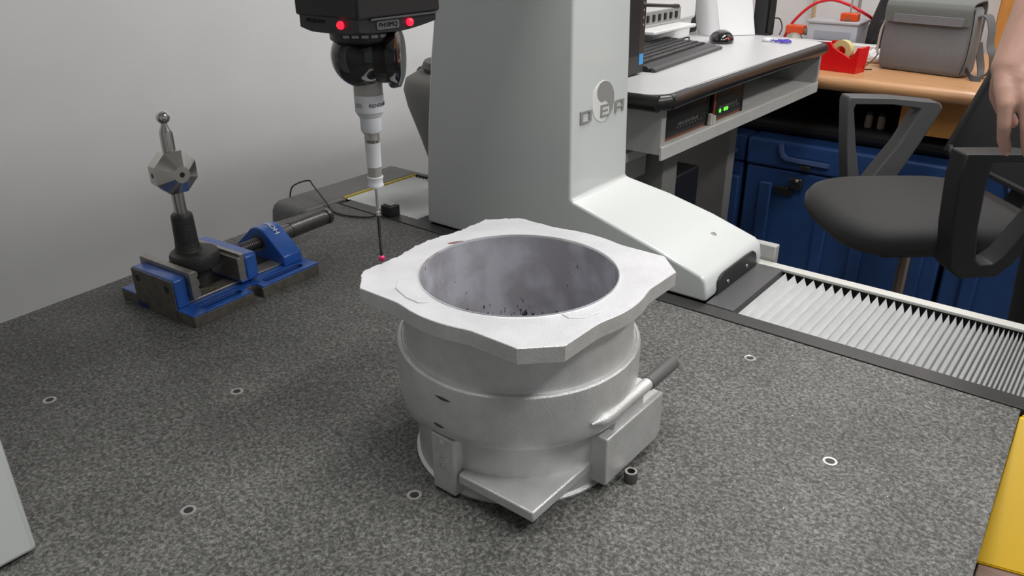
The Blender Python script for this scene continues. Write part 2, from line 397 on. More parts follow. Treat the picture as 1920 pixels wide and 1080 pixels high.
for z, a0, a1, rr in ((0.1142, -90.5, -82.0, 0.1203), (0.0825, -92.8, -86.5, 0.1196)):
    pts = [(rr * math.cos(R(lerp(a0, a1, k / 6))), rr * math.sin(R(lerp(a0, a1, k / 6))), z - 0.001 * k / 6) for k in range(7)]
    obj('slot', tube(nb(), pts, lambda t: 0.0003 + 0.0011 * math.sin(math.pi * t), 8, 3), mat('slot_shade', (0.045, 0.04, 0.03), 0.8), ca, label='narrow slot in the band, drawn as a dark strip')  # dark strip on the surface, painting the shade inside the groove
# flash left on the milled face and a brown stain
def blob(cx, cy, pts, z0, h, name, m):
    obj(name, PR([(cx + x, cy + y) for x, y in pts], z0, z0 + h), m, ca, 0.0004)
blob(-0.0470, -0.1020, [(-0.030, 0.016), (-0.018, 0.0015), (0.004, -0.0065), (0.020, -0.0075), (0.027, -0.001), (0.020, 0.0022), (0.012, 0.0005), (0.006, 0.006), (-0.006, 0.0098), (-0.016, 0.0165)], ZT, 0.0009, 'casting_flash', ALU_CUT)
blob(0.0985, -0.0320, [(-0.0130, -0.018), (-0.004, -0.020), (0.006, -0.012), (0.0115, 0.004), (0.0095, 0.012), (0.006, 0.006), (0.002, -0.002), (-0.006, -0.007)], ZT, 0.0008, 'casting_flash', ALU_CUT)
blob(-0.0985, 0.0190, [(0.0065 * math.cos(R(a)) * 0.55 + 0.004 * math.sin(R(a)), 0.0085 * math.sin(R(a))) for a in range(0, 360, 30)], ZT, 0.0002, 'stain', mat('brown_stain', (0.20, 0.12, 0.11), 0.7))

# screw standing beside the casting
ss = thing('cap_screw', 'small dark socket head cap screw standing beside the casting block', 'screw', (-0.3020, 0.5600, 0))
obj('head', lathe(nb(), [(0.0030, 0.0), (0.0062, 0.0005), (0.0066, 0.002), (0.0066, 0.0105), (0.0060, 0.0115), (0.0038, 0.0115), (0.0036, 0.0050), (0.0001, 0.0050)], cap1=False, seg=28), OXIDE, ss)
obj('socket', lathe(nb(), [(0.0036, 0.0052), (0.0001, 0.0052)], cap0=False, seg=6), BLACK, ss)
obj('rim', lathe(nb(), [(0.0063, 0.0113), (0.0060, 0.0118), (0.0040, 0.0118), (0.0038, 0.0112)], cap0=False, cap1=False, seg=28), STEEL, ss)

# ================================================================== machine vise (local u along screw, v across)
vi = thing('machine_vise', 'blue machine vise with bare steel edges near the left wall', 'vise', (-0.9314, 0.4743, 0), R(94.3))
VC = 0.0855
bm = PR([(0, 0), (0.100, 0), (0.100, 0.016), (0.104, 0.021), (0.112, 0.021), (0.116, 0.016), (0.116, 0), (0.224, 0), (0.226, 0.003), (0.226, 0.171),
         (0.116, 0.171), (0.116, 0.155), (0.100, 0.155), (0.100, 0.171), (0, 0.171)], 0.0, 0.0150)
vbase = obj('base', bm, STEEL_D, vi)
bm = PR([(0.0, 0.001), (0.099, 0.001), (0.099, 0.016), (0.104, 0.0215), (0.112, 0.0215), (0.117, 0.016), (0.117, 0.001), (0.225, 0.001), (0.225, 0.170),
         (0.117, 0.170), (0.117, 0.155), (0.099, 0.155), (0.099, 0.170), (0.0, 0.170)], 0.0150, 0.0178)
vpaint = obj('base_paint', bm, BLUE, vi, label='blue enamelled top of the vise base')
def slot_cutters(): return [PR(rrect(u0, u1, v0, v0 + 0.0135, 0.0066), 0.0045, 0.03) for v0 in (0.010, 0.1475) for u0, u1 in ((0.022, 0.090), (0.130, 0.205))]
SLOTB = mat('slot_blue', (0.014, 0.070, 0.30), 0.4)
carve(vbase, slot_cutters(), SLOTB); carve(vpaint, slot_cutters(), SLOTB)
for o_, w__ in ((vbase, 0.0008), (vpaint, 0.0008)):
    bv = o_.modifiers.new('edge_round', 'BEVEL'); bv.width = w__; bv.segments = 2; bv.limit_method = 'ANGLE'; bv.angle_limit = R(38)
obj('guide_way', PR([(0.020, VC - 0.046), (0.205, VC - 0.046), (0.205, VC + 0.046), (0.020, VC + 0.046)], 0.0178, 0.0215), STEEL_R, vi, 0.001)
obj('guide_gap', BX(0.036, 0.205, VC - 0.022, VC + 0.022, 0.0215, 0.0221), BLACK, vi)
bm = PR([(VC - 0.049, 0.0178), (VC - 0.049, 0.058), (VC - 0.046, 0.060), (VC + 0.046, 0.060), (VC + 0.049, 0.058), (VC + 0.049, 0.0178)], 0.0015, 0.0215, 'YZ')
fj = obj('fixed_jaw', bm, BLUE, vi, 0.0018)
obj('jaw_face', BX(-0.0006, 0.0014, VC - 0.0475, VC + 0.0475, 0.0, 0.0585), STEEL_D, fj, 0.0006, label='bare machined face of the fixed jaw')
obj('arch_shade', BX(-0.0010, 0.0, VC + 0.020, VC + 0.046, 0.0, 0.0085), mat('arch_shade_blue', (0.01, 0.03, 0.14), 0.5), fj)  # flat patch, darker blue painted for the shade in the recess
for dv in (-0.034, 0.034):
    obj('bolt_hole', lathe(nb(), [(0.0052, 0.0), (0.0001, 0.0)], (-0.0008, VC + dv, 0.046 if dv > 0 else 0.045), (-1, 0, 0), 20, cap0=False), mat('hole_dark', (0.008, 0.012, 0.03), 0.6), fj)
# jaw plates
pp = [(0.0215, 0.028), (0.0215, 0.0665), (0.0315, 0.0665), (0.0345, 0.0640), (0.0345, 0.0590), (0.0322, 0.0555), (0.0350, 0.0520), (0.0350, 0.0450), (0.0325, 0.0415), (0.0350, 0.0380), (0.0350, 0.028)]
obj('jaw_plate', PR(pp, VC - 0.058, VC + 0.058, 'XZ'), STEEL_R, vi, 0.0006)
pp2 = [(0.1000, 0.026), (0.1000, 0.0605), (0.1050, 0.0605), (0.1050, 0.0655), (0.1120, 0.0655), (0.1120, 0.026)]
obj('jaw_plate', PR(pp2, VC - 0.058, VC + 0.058, 'XZ'), STEEL_R, vi, 0.0006)
bm = PR([(VC - 0.060, 0.0225), (VC - 0.060, 0.058), (VC - 0.055, 0.0625), (VC + 0.055, 0.0625), (VC + 0.060, 0.058), (VC + 0.060, 0.0225)], 0.1123, 0.1320, 'YZ')
mj = obj('moving_jaw', bm, BLUE, vi, 0.002)
obj('jaw_shoe', BX(0.1015, 0.1300, VC - 0.059, VC + 0.059, 0.0222, 0.0262), BLUE, mj, 0.001)
# screw and housing
SZ = 0.0460
bm = nb(); prof = []
u = 0.0
while u < 0.056:
    prof += [(0.0072, u), (0.0090, u + 0.0010), (0.0090, u + 0.0017), (0.0072, u + 0.0027)]; u += 0.0037
obj('screw', lathe(bm, prof, (0.1320, VC, SZ), (1, 0, 0), 24), OXIDE, vi, smooth=25)
hp = [(VC - 0.056, 0.0178), (VC - 0.056, 0.0330), (VC - 0.024, 0.0590)]
for k in range(9):
    a = R(-42 + 0) ; t = R(lerp(218, 322, k / 8)); hp.append((VC - 0.028 * math.cos(R(lerp(36, 144, k / 8))) , SZ + 0.0245 * math.sin(R(lerp(36, 144, k / 8)))))
hp += [(VC + 0.024, 0.0590), (VC + 0.056, 0.0330), (VC + 0.056, 0.0178)]
hp = [p for i, p in enumerate(hp) if i not in (2, len(hp) - 3)]
ho = obj('screw_housing', PR(hp, 0.1840, 0.2190, 'YZ'), BLUE, vi, 0.0018)
obj('bearing', lathe(nb(), [(0.0150, 0), (0.0150, 0.0008), (0.0100, 0.0008), (0.0090, -0.001)], (0.1840, VC, SZ), (-1, 0, 0), 28, cap1=False), OXIDE, ho)
def vt(co):  # lettering lying on the rounded top of the housing
    return Vector((0.2035 - co.y, 0, 0)) + Vector((0, VC - 0.0285 * math.sin(co.x / 0.0245 + 0.45), SZ + 0.0252 * math.cos(co.x / 0.0245 + 0.45) + co.z + 0.0002))
def vt2(co):
    return vt(Vector((-co.x, -co.y, co.z)))
obj('lettering', text_mesh('HOH', 0.0125, 0.0003, vt2), mat('white_print', (0.75, 0.78, 0.8), 0.5), ho, label='white letters on the housing')
ha = obj('handle', lathe(nb(), [(0.0118, 0), (0.0118, 0.031), (0.0110, 0.0315)], (0.2150, VC, SZ), (1, 0, 0), 32), OXIDE, vi)
bm = nb(); seg = 44; rings = []
for k in range(36):
    h = 0.031 + 0.072 * k / 35
    rings.append([bm.verts.new((0.2150 + h, VC + (0.0126 + 0.00028 * (1 if (i + k) % 2 else -1)) * math.cos(2 * math.pi * i / seg), SZ + (0.0126 + 0.00028 * (1 if (i + k) % 2 else -1)) * math.sin(2 * math.pi * i / seg))) for i in range(seg)])
for a, b in zip(rings, rings[1:]): ring_faces(bm, a, b)
bm.faces.new(rings[0][::-1]); bm.faces.new(rings[-1])
obj('knurled_grip', bm, OXIDE, ha, smooth=0)
obj('handle_end', lathe(nb(), [(0.0105, 0.103), (0.0105, 0.110), (0.0128, 0.1105), (0.0130, 0.117), (0.0120, 0.1185), (0.0080, 0.1188)], (0.2150, VC, SZ), (1, 0, 0), 32), OXIDE, ha)
obj('tommy_hole', cyl(nb(), (0.3285, VC - 0.0100, SZ + 0.001), (0.3285, VC - 0.0109, SZ + 0.001), 0.0028, seg=14), STEEL, ha)
bm = nb()
for k, (du, dv, rot, ln) in enumerate(((0.0, 0.0, 20, .007), (0.005, -0.003, 75, .006), (0.008, -0.007, 10, .005), (-0.004, 0.006, 60, .006), (-0.008, 0.009, -15, .005), (0.002, 0.004, 100, .004))):
    box(bm, -ln / 2, ln / 2, -0.0005, 0.0005, 0.0, 0.00025, Matrix.Translation((0.066 + du, VC - 0.036 + dv, 0.0216)) @ Matrix.Rotation(R(rot), 4, 'Z'))
obj('chalk_mark', bm, mat('yellow_chalk', (0.30, 0.27, 0.04), 0.8), vi)

# ================================================================== reference stand clamped in the vise
M0 = Matrix.Translation((-0.9314, 0.4743, 0)) @ Matrix.Rotation(R(94.3), 4, 'Z')
base_w = M0 @ Vector((0.0690, 0.0815, 0.0223))
st = thing('reference_stand', 'polished steel reference ball on a faceted body and black base, clamped in the blue vise', 'calibration stand', base_w, R(94.3))
bm = lathe(nb(), [(0.0305, 0.028), (0.0335, 0.030), (0.0342, 0.034), (0.0342, 0.046), (0.0322, 0.0495), (0.0280, 0.0502)], seg=48)
sb = obj('stand_base', bm, IRON, st, smooth=35)
obj('spigot', lathe(nb(), [(0.020, 0.0), (0.020, 0.029)], seg=32), IRON, st)
obj('dimple', lathe(nb(), [(0.006, 0.0), (0.0001, 0.0)], (-0.006, -0.0185, 0.0504), cap0=False, seg=20), BLACK, sb)
AX, AY = -0.002, 0.010
obj('socket_boss', lathe(nb(), [(0.0205, 0.048), (0.0182, 0.0525), (0.0168, 0.057), (0.0160, 0.066), (0.0150, 0.100), (0.0145, 0.1035), (0.0125, 0.1058)], (AX, AY, 0), seg=40), IRON, st)
obj('lower_rod', lathe(nb(), [(0.0085, 0.104), (0.0085, 0.145)], (AX, AY, 0), seg=28), STEEL, st)
# faceted body: octagonal belt, each side drawn in to a small round end face (axis along world X)
bm = nb(); rings = []; NF = 8; SUB = 6; Rb = 0.0292
def belt(r_oct, r_circ, k, xx):
    out = []
    for i in range(NF * SUB):
        a = 2 * math.pi * (i / SUB) / NF + math.pi / NF
        t = (i % SUB) / SUB * 2 * math.pi / NF - math.pi / NF
        ro = r_oct / math.cos(t); rr = lerp(ro, r_circ, k); out.append((xx, rr * math.cos(a - 0), rr * math.sin(a - 0)))
    return out
for ro, rc, k, xx in ((0.0112, 0.0112, 1, -0.0262), (Rb, Rb, 0, -0.0095), (Rb, Rb, 0, 0.0095), (0.0112, 0.0112, 1, 0.0262)):
    rings.append([bm.verts.new(p) for p in belt(ro, rc, k, xx)])
for a, b in zip(rings, rings[1:]): ring_faces(bm, a, b)
bm.faces.new(rings[0][::-1]); bm.faces.new(rings[-1])
MF = Matrix.Translation((AX, AY, 0.1665)) @ Matrix.Rotation(R(-94.3 - 4), 4, 'Z') @ Matrix.Rotation(R(22.5), 4, 'X') @ Matrix.Rotation(R(22.5), 4, 'X')
bmesh.ops.transform(bm, matrix=MF, verts=bm.verts)
fb = obj('faceted_body', bm, STEEL, st, smooth=12)
for d in [(1, 0, 0), (-1, 0, 0)] + [(0, math.cos(R(a)), math.sin(R(a))) for a in (0, 45, 135, 180, 225, 315)]:
    dv = (MF.to_3x3() @ Vector(d)).normalized(); face_d = 0.0262 if abs(d[0]) > 0.5 else Rb
    c0 = Vector((AX, AY, 0.1665)) + dv * (face_d + 0.0001)
    f = obj('tapped_hole', lathe(nb(), [(0.0044, 0.0), (0.0042, 0.0002), (0.0036, 0.0002), (0.0034, 0.0001)], c0, dv, 20, cap0=False, cap1=False), STEEL, fb)
    obj('hole', lathe(nb(), [(0.0036, 0.0002), (0.0001, 0.0002)], c0, dv, 20, cap0=False), BLACK, f)
obj('upper_rod', lathe(nb(), [(0.0088, 0.192), (0.0088, 0.2205), (0.0078, 0.2240), (0.0044, 0.2310), (0.0040, 0.2340)], (AX, AY, 0), seg=28), STEEL, st)
obj('reference_ball', sphere(nb(), (AX, AY, 0.2415), 0.0090, 32, 20), mat('polished_steel', (0.72, 0.70, 0.68), 0.06, 1.0), st)

# ================================================================== probe head on the ram
PX, PY = -0.5650, 0.4937
pr = thing('probe_head', 'black motorised probe head with two red lamps and a white stylus probe', 'probe', (PX, PY, 0.188))
obj('ruby_ball', sphere(nb(), (PX, PY, 0.1913), 0.0033, 24, 16), RUBY, pr, world=True, label='magenta ruby ball at the stylus tip')
obj('stylus', lathe(nb(), [(0.0013, 0.1935), (0.0016, 0.197), (0.0017, 0.2375)], (PX, PY, 0), seg=16), BLACK_S, pr, world=True)
obj('stylus_shank', lathe(nb(), [(0.0021, 0.2370), (0.0021, 0.241), (0.0016, 0.2415), (0.0016, 0.2690)], (PX, PY, 0), seg=16), STEEL, pr, world=True)
WP = mat('white_probe', (0.74, 0.75, 0.78), 0.35); WG = mat('light_probe', (0.55, 0.56, 0.58), 0.4)
obj('stylus_module', lathe(nb(), [(0.0070, 0.2665), (0.0076, 0.2675), (0.0076, 0.2690), (0.0070, 0.2700), (0.0070, 0.2745), (0.0077, 0.2755), (0.0077, 0.2770), (0.0062, 0.2775)], (PX, PY, 0), seg=32), WP, pr, world=True)
obj('knurled_collar', lathe(nb(), [(0.0066, 0.2775), (0.0068, 0.2870)], (PX, PY, 0), seg=32), mat('collar_grey', (0.45, 0.43, 0.40), 0.35, 0.6), pr, world=True)
pb = obj('probe_body', lathe(nb(), [(0.0070, 0.2870), (0.0072, 0.3085), (0.0074, 0.3090), (0.0074, 0.3100), (0.0068, 0.3102)], (PX, PY, 0), seg=32), WP, pr, world=True)
obj('coupling', lathe(nb(), [(0.0071, 0.3100), (0.0071, 0.3190), (0.0088, 0.3200), (0.0090, 0.3210)], (PX, PY, 0), seg=32), mat('coupling_steel', (0.52, 0.50, 0.46), 0.3, 0.7), pr, world=True)
up = obj('extension_cone', lathe(nb(), [(0.0090, 0.3210), (0.0098, 0.3225), (0.0100, 0.3345)], (PX, PY, 0), seg=36), WP, pr, world=True)
obj('grey_ring', lathe(nb(), [(0.0100, 0.3345), (0.0126, 0.3385), (0.0126, 0.3398)], (PX, PY, 0), seg=36), WG, pr, world=True)
uc = obj('probe_adapter', lathe(nb(), [(0.0134, 0.3398), (0.0136, 0.3405), (0.0136, 0.3555), (0.0130, 0.3560)], (PX, PY, 0), seg=40), WP, pr, world=True)
obj('autojoint', lathe(nb(), [(0.0133, 0.3560), (0.0133, 0.3720)], (PX, PY, 0), seg=40), mat('warm_grey', (0.42, 0.41, 0.38), 0.4, 0.3), pr, world=True)
CAMA = math.atan2(-PY, -PX)          # direction from the probe to the camera
def wrap(rad, z0, a0):
    def f(co):
        a = a0 + co.x / rad
        return Vector((PX + (rad + co.z) * math.cos(a), PY + (rad + co.z) * math.sin(a), z0 + co.y))
    return f
INKM = mat('dark_print', (0.03, 0.03, 0.03), 0.5)
obj('lettering', text_mesh('RENISHAW', 0.0046, 0.00025, wrap(0.0137, 0.3470, CAMA + R(48)), 1.05), INKM, uc, world=True, label='dark maker lettering')
bm = nb()
strip = [(0.01375 * math.cos(CAMA - R(a)), 0.01375 * math.sin(CAMA - R(a))) for a in range(30, 68, 6)]
for z0, z1 in ((0.3450, 0.3490),):
    A = [bm.verts.new((PX + x, PY + y, z0)) for x, y in strip]; B = [bm.verts.new((PX + x, PY + y, z1)) for x, y in strip]
    for k in range(len(A) - 1): bm.faces.new((A[k], A[k + 1], B[k + 1], B[k]))
obj('grey_band', bm, mat('grey_print', (0.42, 0.43, 0.44), 0.5), uc, world=True)
obj('module_print', text_mesh('TP200 A', 0.0032, 0.0002, wrap(0.0073, 0.3120, CAMA + R(0)), 1.0), INKM, pb, world=True)
# swivel ball, side drum (its axis lies across, towards the column)
SXa = Vector((0.80, 0.60, 0)).normalized(); HC = Vector((PX, PY, 0.3895)) + SXa * 0.0010
hb = obj('swivel_ball', sphere(nb(), HC - SXa * 0.0045, 0.0275, 48, 32), GLOSS, pr, world=True, smooth=60)
obj('drum', lathe(nb(), [(0.0235, -0.004), (0.0235, 0.0225)], HC, SXa, 40), mat('dark_bronze', (0.03, 0.027, 0.024), 0.22, 0.5), pr, world=True)
obj('drum_flange', lathe(nb(), [(0.0240, 0.0205), (0.0278, 0.0215), (0.0285, 0.0240), (0.0270, 0.0300), (0.020, 0.0330)], HC, SXa, 40), GLOSS, pr, world=True)
bm = lathe(nb(), [(0.0270, 0.4030), (0.0300, 0.4055), (0.0300, 0.4140), (0.033, 0.4140)], (PX, PY, 0), seg=48)
cr = obj('swivel_collar', bm, BLACK_S, pr, world=True)
for k, a in enumerate((-34, -18, -2, 14, 30)):
    aa = CAMA - R(a); M = Matrix.Translation((PX + 0.0299 * math.cos(aa), PY + 0.0299 * math.sin(aa), 0.4098)) @ Matrix.Rotation(aa, 4, 'Z')
    obj('collar_mark', box(nb(), -0.0003, 0.0004, -0.0030, 0.0030, -0.0012, 0.0012, M), mat('mark_grey', (0.45, 0.45, 0.45), 0.5), cr, world=True)
obj('ball_scale', text_mesh('(||', 0.0075, 0.0002, lambda c: HC - SXa * 0.0045 + ((Vector((math.cos(CAMA), math.sin(CAMA), 0.15)) * 0.72 - SXa * 0.70).normalized() * 0.0287) + Vector((0.80 * c.x, 0.2 * c.x, c.y))), mat('mark_grey', (0.45, 0.45, 0.45), 0.5), hb, world=True)
# square lower body: two faces seen, edges bowed down to the middle
RA = R(0.0)
def ramv(dx, dy, z): return Vector((PX + dx, PY + dy, z))
HX, HY0, HY1 = 0.0385, -0.0385, 0.0535
cor = ((-HX, HY0), (HX, HY0), (HX, HY1), (-HX, HY1))
bm = nb(); seg = 14; lo = []; hi = []
for s in range(4):
    (ax, ay), (bx_, by) = cor[s], cor[(s + 1) % 4]
    for k in range(seg):
        t = k / seg; x = lerp(ax, bx_, t); y = lerp(ay, by, t)
        d = min(1, max(0, (math.hypot(x, y * 0.8) / 0.0385 - 1) / 0.55))
        lo.append(bm.verts.new(ramv(x, y, 0.4130 + 0.0062 * d))); hi.append(bm.verts.new(ramv(x, y, 0.4262)))
ring_faces(bm, lo, hi); bm.faces.new(lo[::-1]); bm.faces.new(hi)
hd = obj('head_housing', bm, BLACK_S, pr, world=True, smooth=30)
obj('ram_cover', BX(PX - HX - .003, PX + HX + .002, PY + HY0 - .002, PY + HY1 + .004, 0.4262, 0.62), mat('ram_black', (0.018, 0.017, 0.017), 0.5), pr, 0.002, world=True)
def led(cx, cy, z): return obj('red_lamp', sphere(nb(), ramv(cx, cy, z), 0.0035, 20, 12), LEDR, pr, world=True)
led(0.0172, HY0 - 0.001, 0.4210); led(HX + 0.001, 0.0196, 0.4198)
SILV = mat('silver_print', (0.55, 0.55, 0.56), 0.4)
obj('lettering', text_mesh('RENISHAW', 0.0050, 0.0002, lambda c: ramv(-0.0165 + c.x, HY0 - 0.0003, 0.4222 + c.y)), SILV, hd, world=True)
pl = obj('name_plate', PR(rrect(-0.0190, 0.0072, 0.4165, 0.4235, 0.002), PX + HX, PX + HX + 0.0008, 'YZ', Matrix.Translation((0, PY, 0))), mat('plate_grey', (0.12, 0.12, 0.12), 0.4), hd, world=True)
obj('lettering', text_mesh('PH10MQ', 0.0056, 0.0003, lambda c: Vector((PX + HX + 0.0011, PY - 0.0060 + c.x, 0.4200 + c.y))), mat('white_ink', (0.7, 0.7, 0.7), 0.5), pl, world=True)
obj('edge_trim', BX(PX + HX, PX + HX + 0.0022, PY - 0.026, PY + HY1, 0.4247, 0.4262), mat('trim_grey', (0.10, 0.10, 0.10), 0.4), hd, world=True)

# ================================================================== bridge of the measuring machine
br = thing('measuring_bridge', 'pale grey machine bridge column with a sloping foot and round emblem, behind the casting', 'machine column', (-0.75, 1.05, 0))
prof = [(-0.973, 0.002, 1.140), (-0.4225, 0.002, 1.163), (-0.4212, 0.012, 1.163), (-0.4255, 0.0330, 1.163), (-0.4340, 0.0405, 1.163), (-0.5100, 0.0640, 1.163), (-0.5871, 0.0857, 1.155),
        (-0.6545, 0.1042, 1.137), (-0.6600, 0.1090, 1.132), (-0.6640, 0.3990, 1.1244), (-0.6655, 0.66, 1.120), (-0.870, 0.66, 1.120), (-0.905, 0.54, 1.122),
        (-0.9314, 0.386, 1.125), (-0.9480, 0.290, 1.127), (-0.9608, 0.185, 1.13), (-0.9690, 0.09, 1.135)]
bm = nb(); A = [bm.verts.new((x, 0.9676, z)) for x, z, y in prof]; B = [bm.verts.new((x, y, z)) for x, z, y in prof]
bm.faces.new(A[::-1]); ring_faces(bm, A, B)
cB = bm.verts.new((-0.80, 1.13, 0.06)); cB2 = bm.verts.new((-0.80, 1.12, 0.6))
bm.faces.new(B)
col = obj('column', bm, PAINT, br, 0.0040, world=True, smooth=45, seg=4)
# arched end plate with two screws
ep = [(0.9980, 0.0), (1.0000, 0.018)] + [(1.0 + 0.022 + 0.022 * math.cos(R(a)), 0.018 + 0.015 * math.sin(R(a))) for a in (160, 135, 110, 90)] + [(1.098, 0.0345), (1.122, 0.0330), (1.134, 0.026), (1.139, 0.014), (1.140, 0.0)]
ep = [(y, min(z, 0.034)) for y, z in ep]
epo = obj('end_plate', PR(ep, -0.4230, -0.4192, 'YZ'), mat('end_plate_black', (0.022, 0.022, 0.023), 0.4), br, 0.001, world=True)
for y, z in ((1.033, 0.013), (1.100, 0.015)):
    obj('plate_screw', lathe(nb(), [(0.0034, 0), (0.0030, 0.0016), (0.0012, 0.0016), (0.0010, 0.0006), (0.0001, 0.0006)], (-0.4192, y, z), (1, 0, 0), 18, cap1=False), STEEL_R, epo, world=True)
obj('cover_screw', lathe(nb(), [(0.0046, 0), (0.0040, 0.0008), (0.0026, 0.0008), (0.0022, -0.0004), (0.0001, -0.0004)], (-0.4780, 1.100, 0.0543), (0.29, 0, 0.957), 20, cap1=False), STEEL_R, col, world=True)
# emblem: disc with a two-tone swirl and three raised letters (on the +X face)
XF = -0.6605
def xf(z): return lerp(-0.6605, -0.6640, (z - 0.12) / (0.399 - 0.12))
EY, EZ, ERy, ERz = 1.0520, 0.2455, 0.0315, 0.0315
DISC = mat('emblem_silver', (0.78, 0.78, 0.77), 0.25); SWIRL = mat('emblem_grey', (0.29, 0.29, 0.275), 0.5)
bm = nb(); n = 56; A = []; B = []
for k in range(n):
    t = 2 * math.pi * k / n; y = EY + ERy * math.cos(t); z = EZ + ERz * math.sin(t)
    A.append(bm.verts.new((xf(z) - 0.001, y, z))); B.append(bm.verts.new((xf(z) + 0.0012, EY + ERy * .985 * math.cos(t), EZ + ERz * .985 * math.sin(t))))
ring_faces(bm, A, B); bm.faces.new(B); bm.faces.new(A[::-1])
em = obj('emblem_disc', bm, DISC, col, world=True)
pts = []; r2 = ERz * 0.975
for k in range(25): t = R(100 - 180 * k / 24); pts.append((r2 * math.cos(t), r2 * math.sin(t)))       # outer right side, top to bottom
e0 = pts[-1]; a0 = pts[0]; mid = (0.0, 0.0)
ax_ = Vector((a0[0], a0[1])) / 2
def arc(c, rr, t0, t1, n): return [(c[0] + rr * math.cos(R(lerp(t0, t1, k / n))), c[1] + rr * math.sin(R(lerp(t0, t1, k / n)))) for k in range(1, n + 1)]
pts += arc((e0[0] / 2, e0[1] / 2), r2 / 2, -80, 100, 12)
pts += arc((a0[0] / 2, a0[1] / 2), r2 / 2, -80, -260, 12)[:-1]
bm = nb(); A = [bm.verts.new((xf(EZ + z) + 0.0004, EY + y, EZ + z)) for y, z in pts]; B = [bm.verts.new((xf(EZ + z) + 0.0018, EY + y, EZ + z)) for y, z in pts]
bm.faces.new(A[::-1]); bm.faces.new(B); ring_faces(bm, A, B)
obj('emblem_swirl', bm, SWIRL, col, world=True)
LET = mat('emblem_letter', (0.29, 0.29, 0.275), 0.4)
def letter(strokes, y0, z0, wd, hh, name):
    bm = nb()
    for (a, b, c, d) in strokes:
        ya, yb = y0 + a * wd, y0 + b * wd; za, zb = z0 + c * hh, z0 + d * hh
        x0 = xf((za + zb) / 2) + 0.0; box(bm, x0, x0 + 0.0024, ya, yb, za, zb)
    o = obj(name, bm, LET, col, 0.0006, world=True); return o
LZ, LH = 0.2195, 0.0200
letter([(0, .22, 0, 1), (.78, 1, .08, .95), (.22, .78, 0, .2), (.22, .78, .8, 1)], 0.9890, LZ, 0.0300, LH, 'letter_d')
letter([(0, .22, 0, 1), (.22, 1, 0, .2), (.22, .95, .41, .59), (.22, 1, .8, 1)], 1.0440, LZ + 0.001, 0.0225, LH, 'letter_e')
letter([(0, .22, 0, .92), (.78, 1, 0, 1), (.15, .78, .8, 1), (.22, .78, .3, .48)], 1.0860, LZ + 0.002, 0.0270, LH, 'letter_a')
# other leg of the bridge (bottom left corner of the picture) and the beam
obj('far_leg', PR([(-0.9300, 0.003), (-0.6585, 0.003), (-0.6600, 0.66), (-0.870, 0.66), (-0.890, 0.60), (-0.9200, 0.35)], -0.06, 0.1557, 'XZ'), PAINT, br, 0.005, world=True, seg=3)
obj('bridge_beam', BX(-0.98, -0.625, -0.25, 1.25, 0.66, 0.98), PAINT, br, 0.006, world=True)
obj('ram_carriage', BX(-0.625, -0.490, PY - 0.12, PY + 0.12, 0.62, 1.05), PAINT, br, 0.006, world=True)
obj('foot_bracket', BX(-0.4440, -0.4040, 1.176, 1.192, -0.012, 0.026), mat('bracket_grey', (0.45, 0.45, 0.44), 0.5), br, 0.002, world=True)

# ================================================================== guide way with bellows
gw = thing('guide_rail', 'black edge strip and white outer rail along the granite, holding the bellows', 'rail', (-0.5, 1.05, FLOOR))
obj('edge_strip', BX(-1.180, 0.40, 0.9380, 0.9662, -0.02, 0.0012), FELT, gw, 0.0008, world=True)
obj('trough', BX(-1.20, 0.40, 0.9662, 1.1720, -0.06, -0.024), BLACK, gw, world=True)
obj('gap_shade_wall', BX(-1.16, 0.40, 1.1560, 1.1700, -0.024, -0.0035), BLACK, gw, world=True)  # black wall added so the gap beside the bellows looks dark
obj('outer_rail', BX(-1.16, 0.40, 1.1530, 1.1715, -0.0035, 0.0015), mat('rail_white', (0.62, 0.62, 0.58), 0.4), gw, 0.001, world=True)
for x in (-1.0, -0.28):
    obj('rail_post', BX(x - .05, x + .05, 1.00, 1.14, FLOOR, -0.06), mat('frame_grey', (0.12, 0.12, 0.125), 0.5), gw, 0.003, world=True)
be = thing('bellows', 'white pleated bellows stretched along the rail right of the foot', 'bellows', (-0.378, 0.97, -0.02))
obj('end_clamp', BX(-0.4215, -0.3790, 0.9668, 1.1500, -0.010, 0.0026), mat('clamp_grey', (0.085, 0.085, 0.088), 0.4), be, 0.001, world=True)
def pleat(x0, x1, amp, y0=0.9672, y1=1.1440):
    bm = nb(); xm = lerp(x0, x1, 0.55); th = 0.0007
    P_ = [(x0, -amp), (xm, 0.0), (x1, -amp)]
    top = [[bm.verts.new((x, y, z)) for y in (y0, lerp(y0, y1, 0.85), y1)] for x, z in P_]
    bot = [[bm.verts.new((x, y, z - th)) for y in (y0, lerp(y0, y1, 0.85), y1)] for x, z in P_]
    for a in (top, bot):
        for i in range(2):
            for j in range(2): bm.faces.new((a[i][j], a[i + 1][j], a[i + 1][j + 1], a[i][j + 1]))
    for i in range(2):
        for j in (0, 2): bm.faces.new((top[i][j], top[i + 1][j], bot[i + 1][j], bot[i][j]))
    for i in (0, 2):
        for j in range(2): bm.faces.new((top[i][j], top[i][j + 1], bot[i][j + 1], bot[i][j]))
    return bm
x = -0.3790
obj('pleat', pleat(x, x + 0.012, 0.0150), BELLOW, be, smooth=15, world=True); x += 0.012
i = 0
while x < 0.02:
    p_ = lerp(0.0152, 0.0050, min(1, i / 30)); obj('pleat', pleat(x, x + p_, lerp(0.0150, 0.0165, i / 40)), BELLOW, be, smooth=15, world=True); x += p_; i += 1
while x < 0.39:
    obj('pleat', pleat(x, x + 0.005, 0.016), BELLOW, be, smooth=15, world=True); x += 0.005
b2 = thing('bellows', 'white pleated bellows left of the column beside the yellow strip', 'bellows', (-1.2, 0.97, -0.02))
x = -1.2050
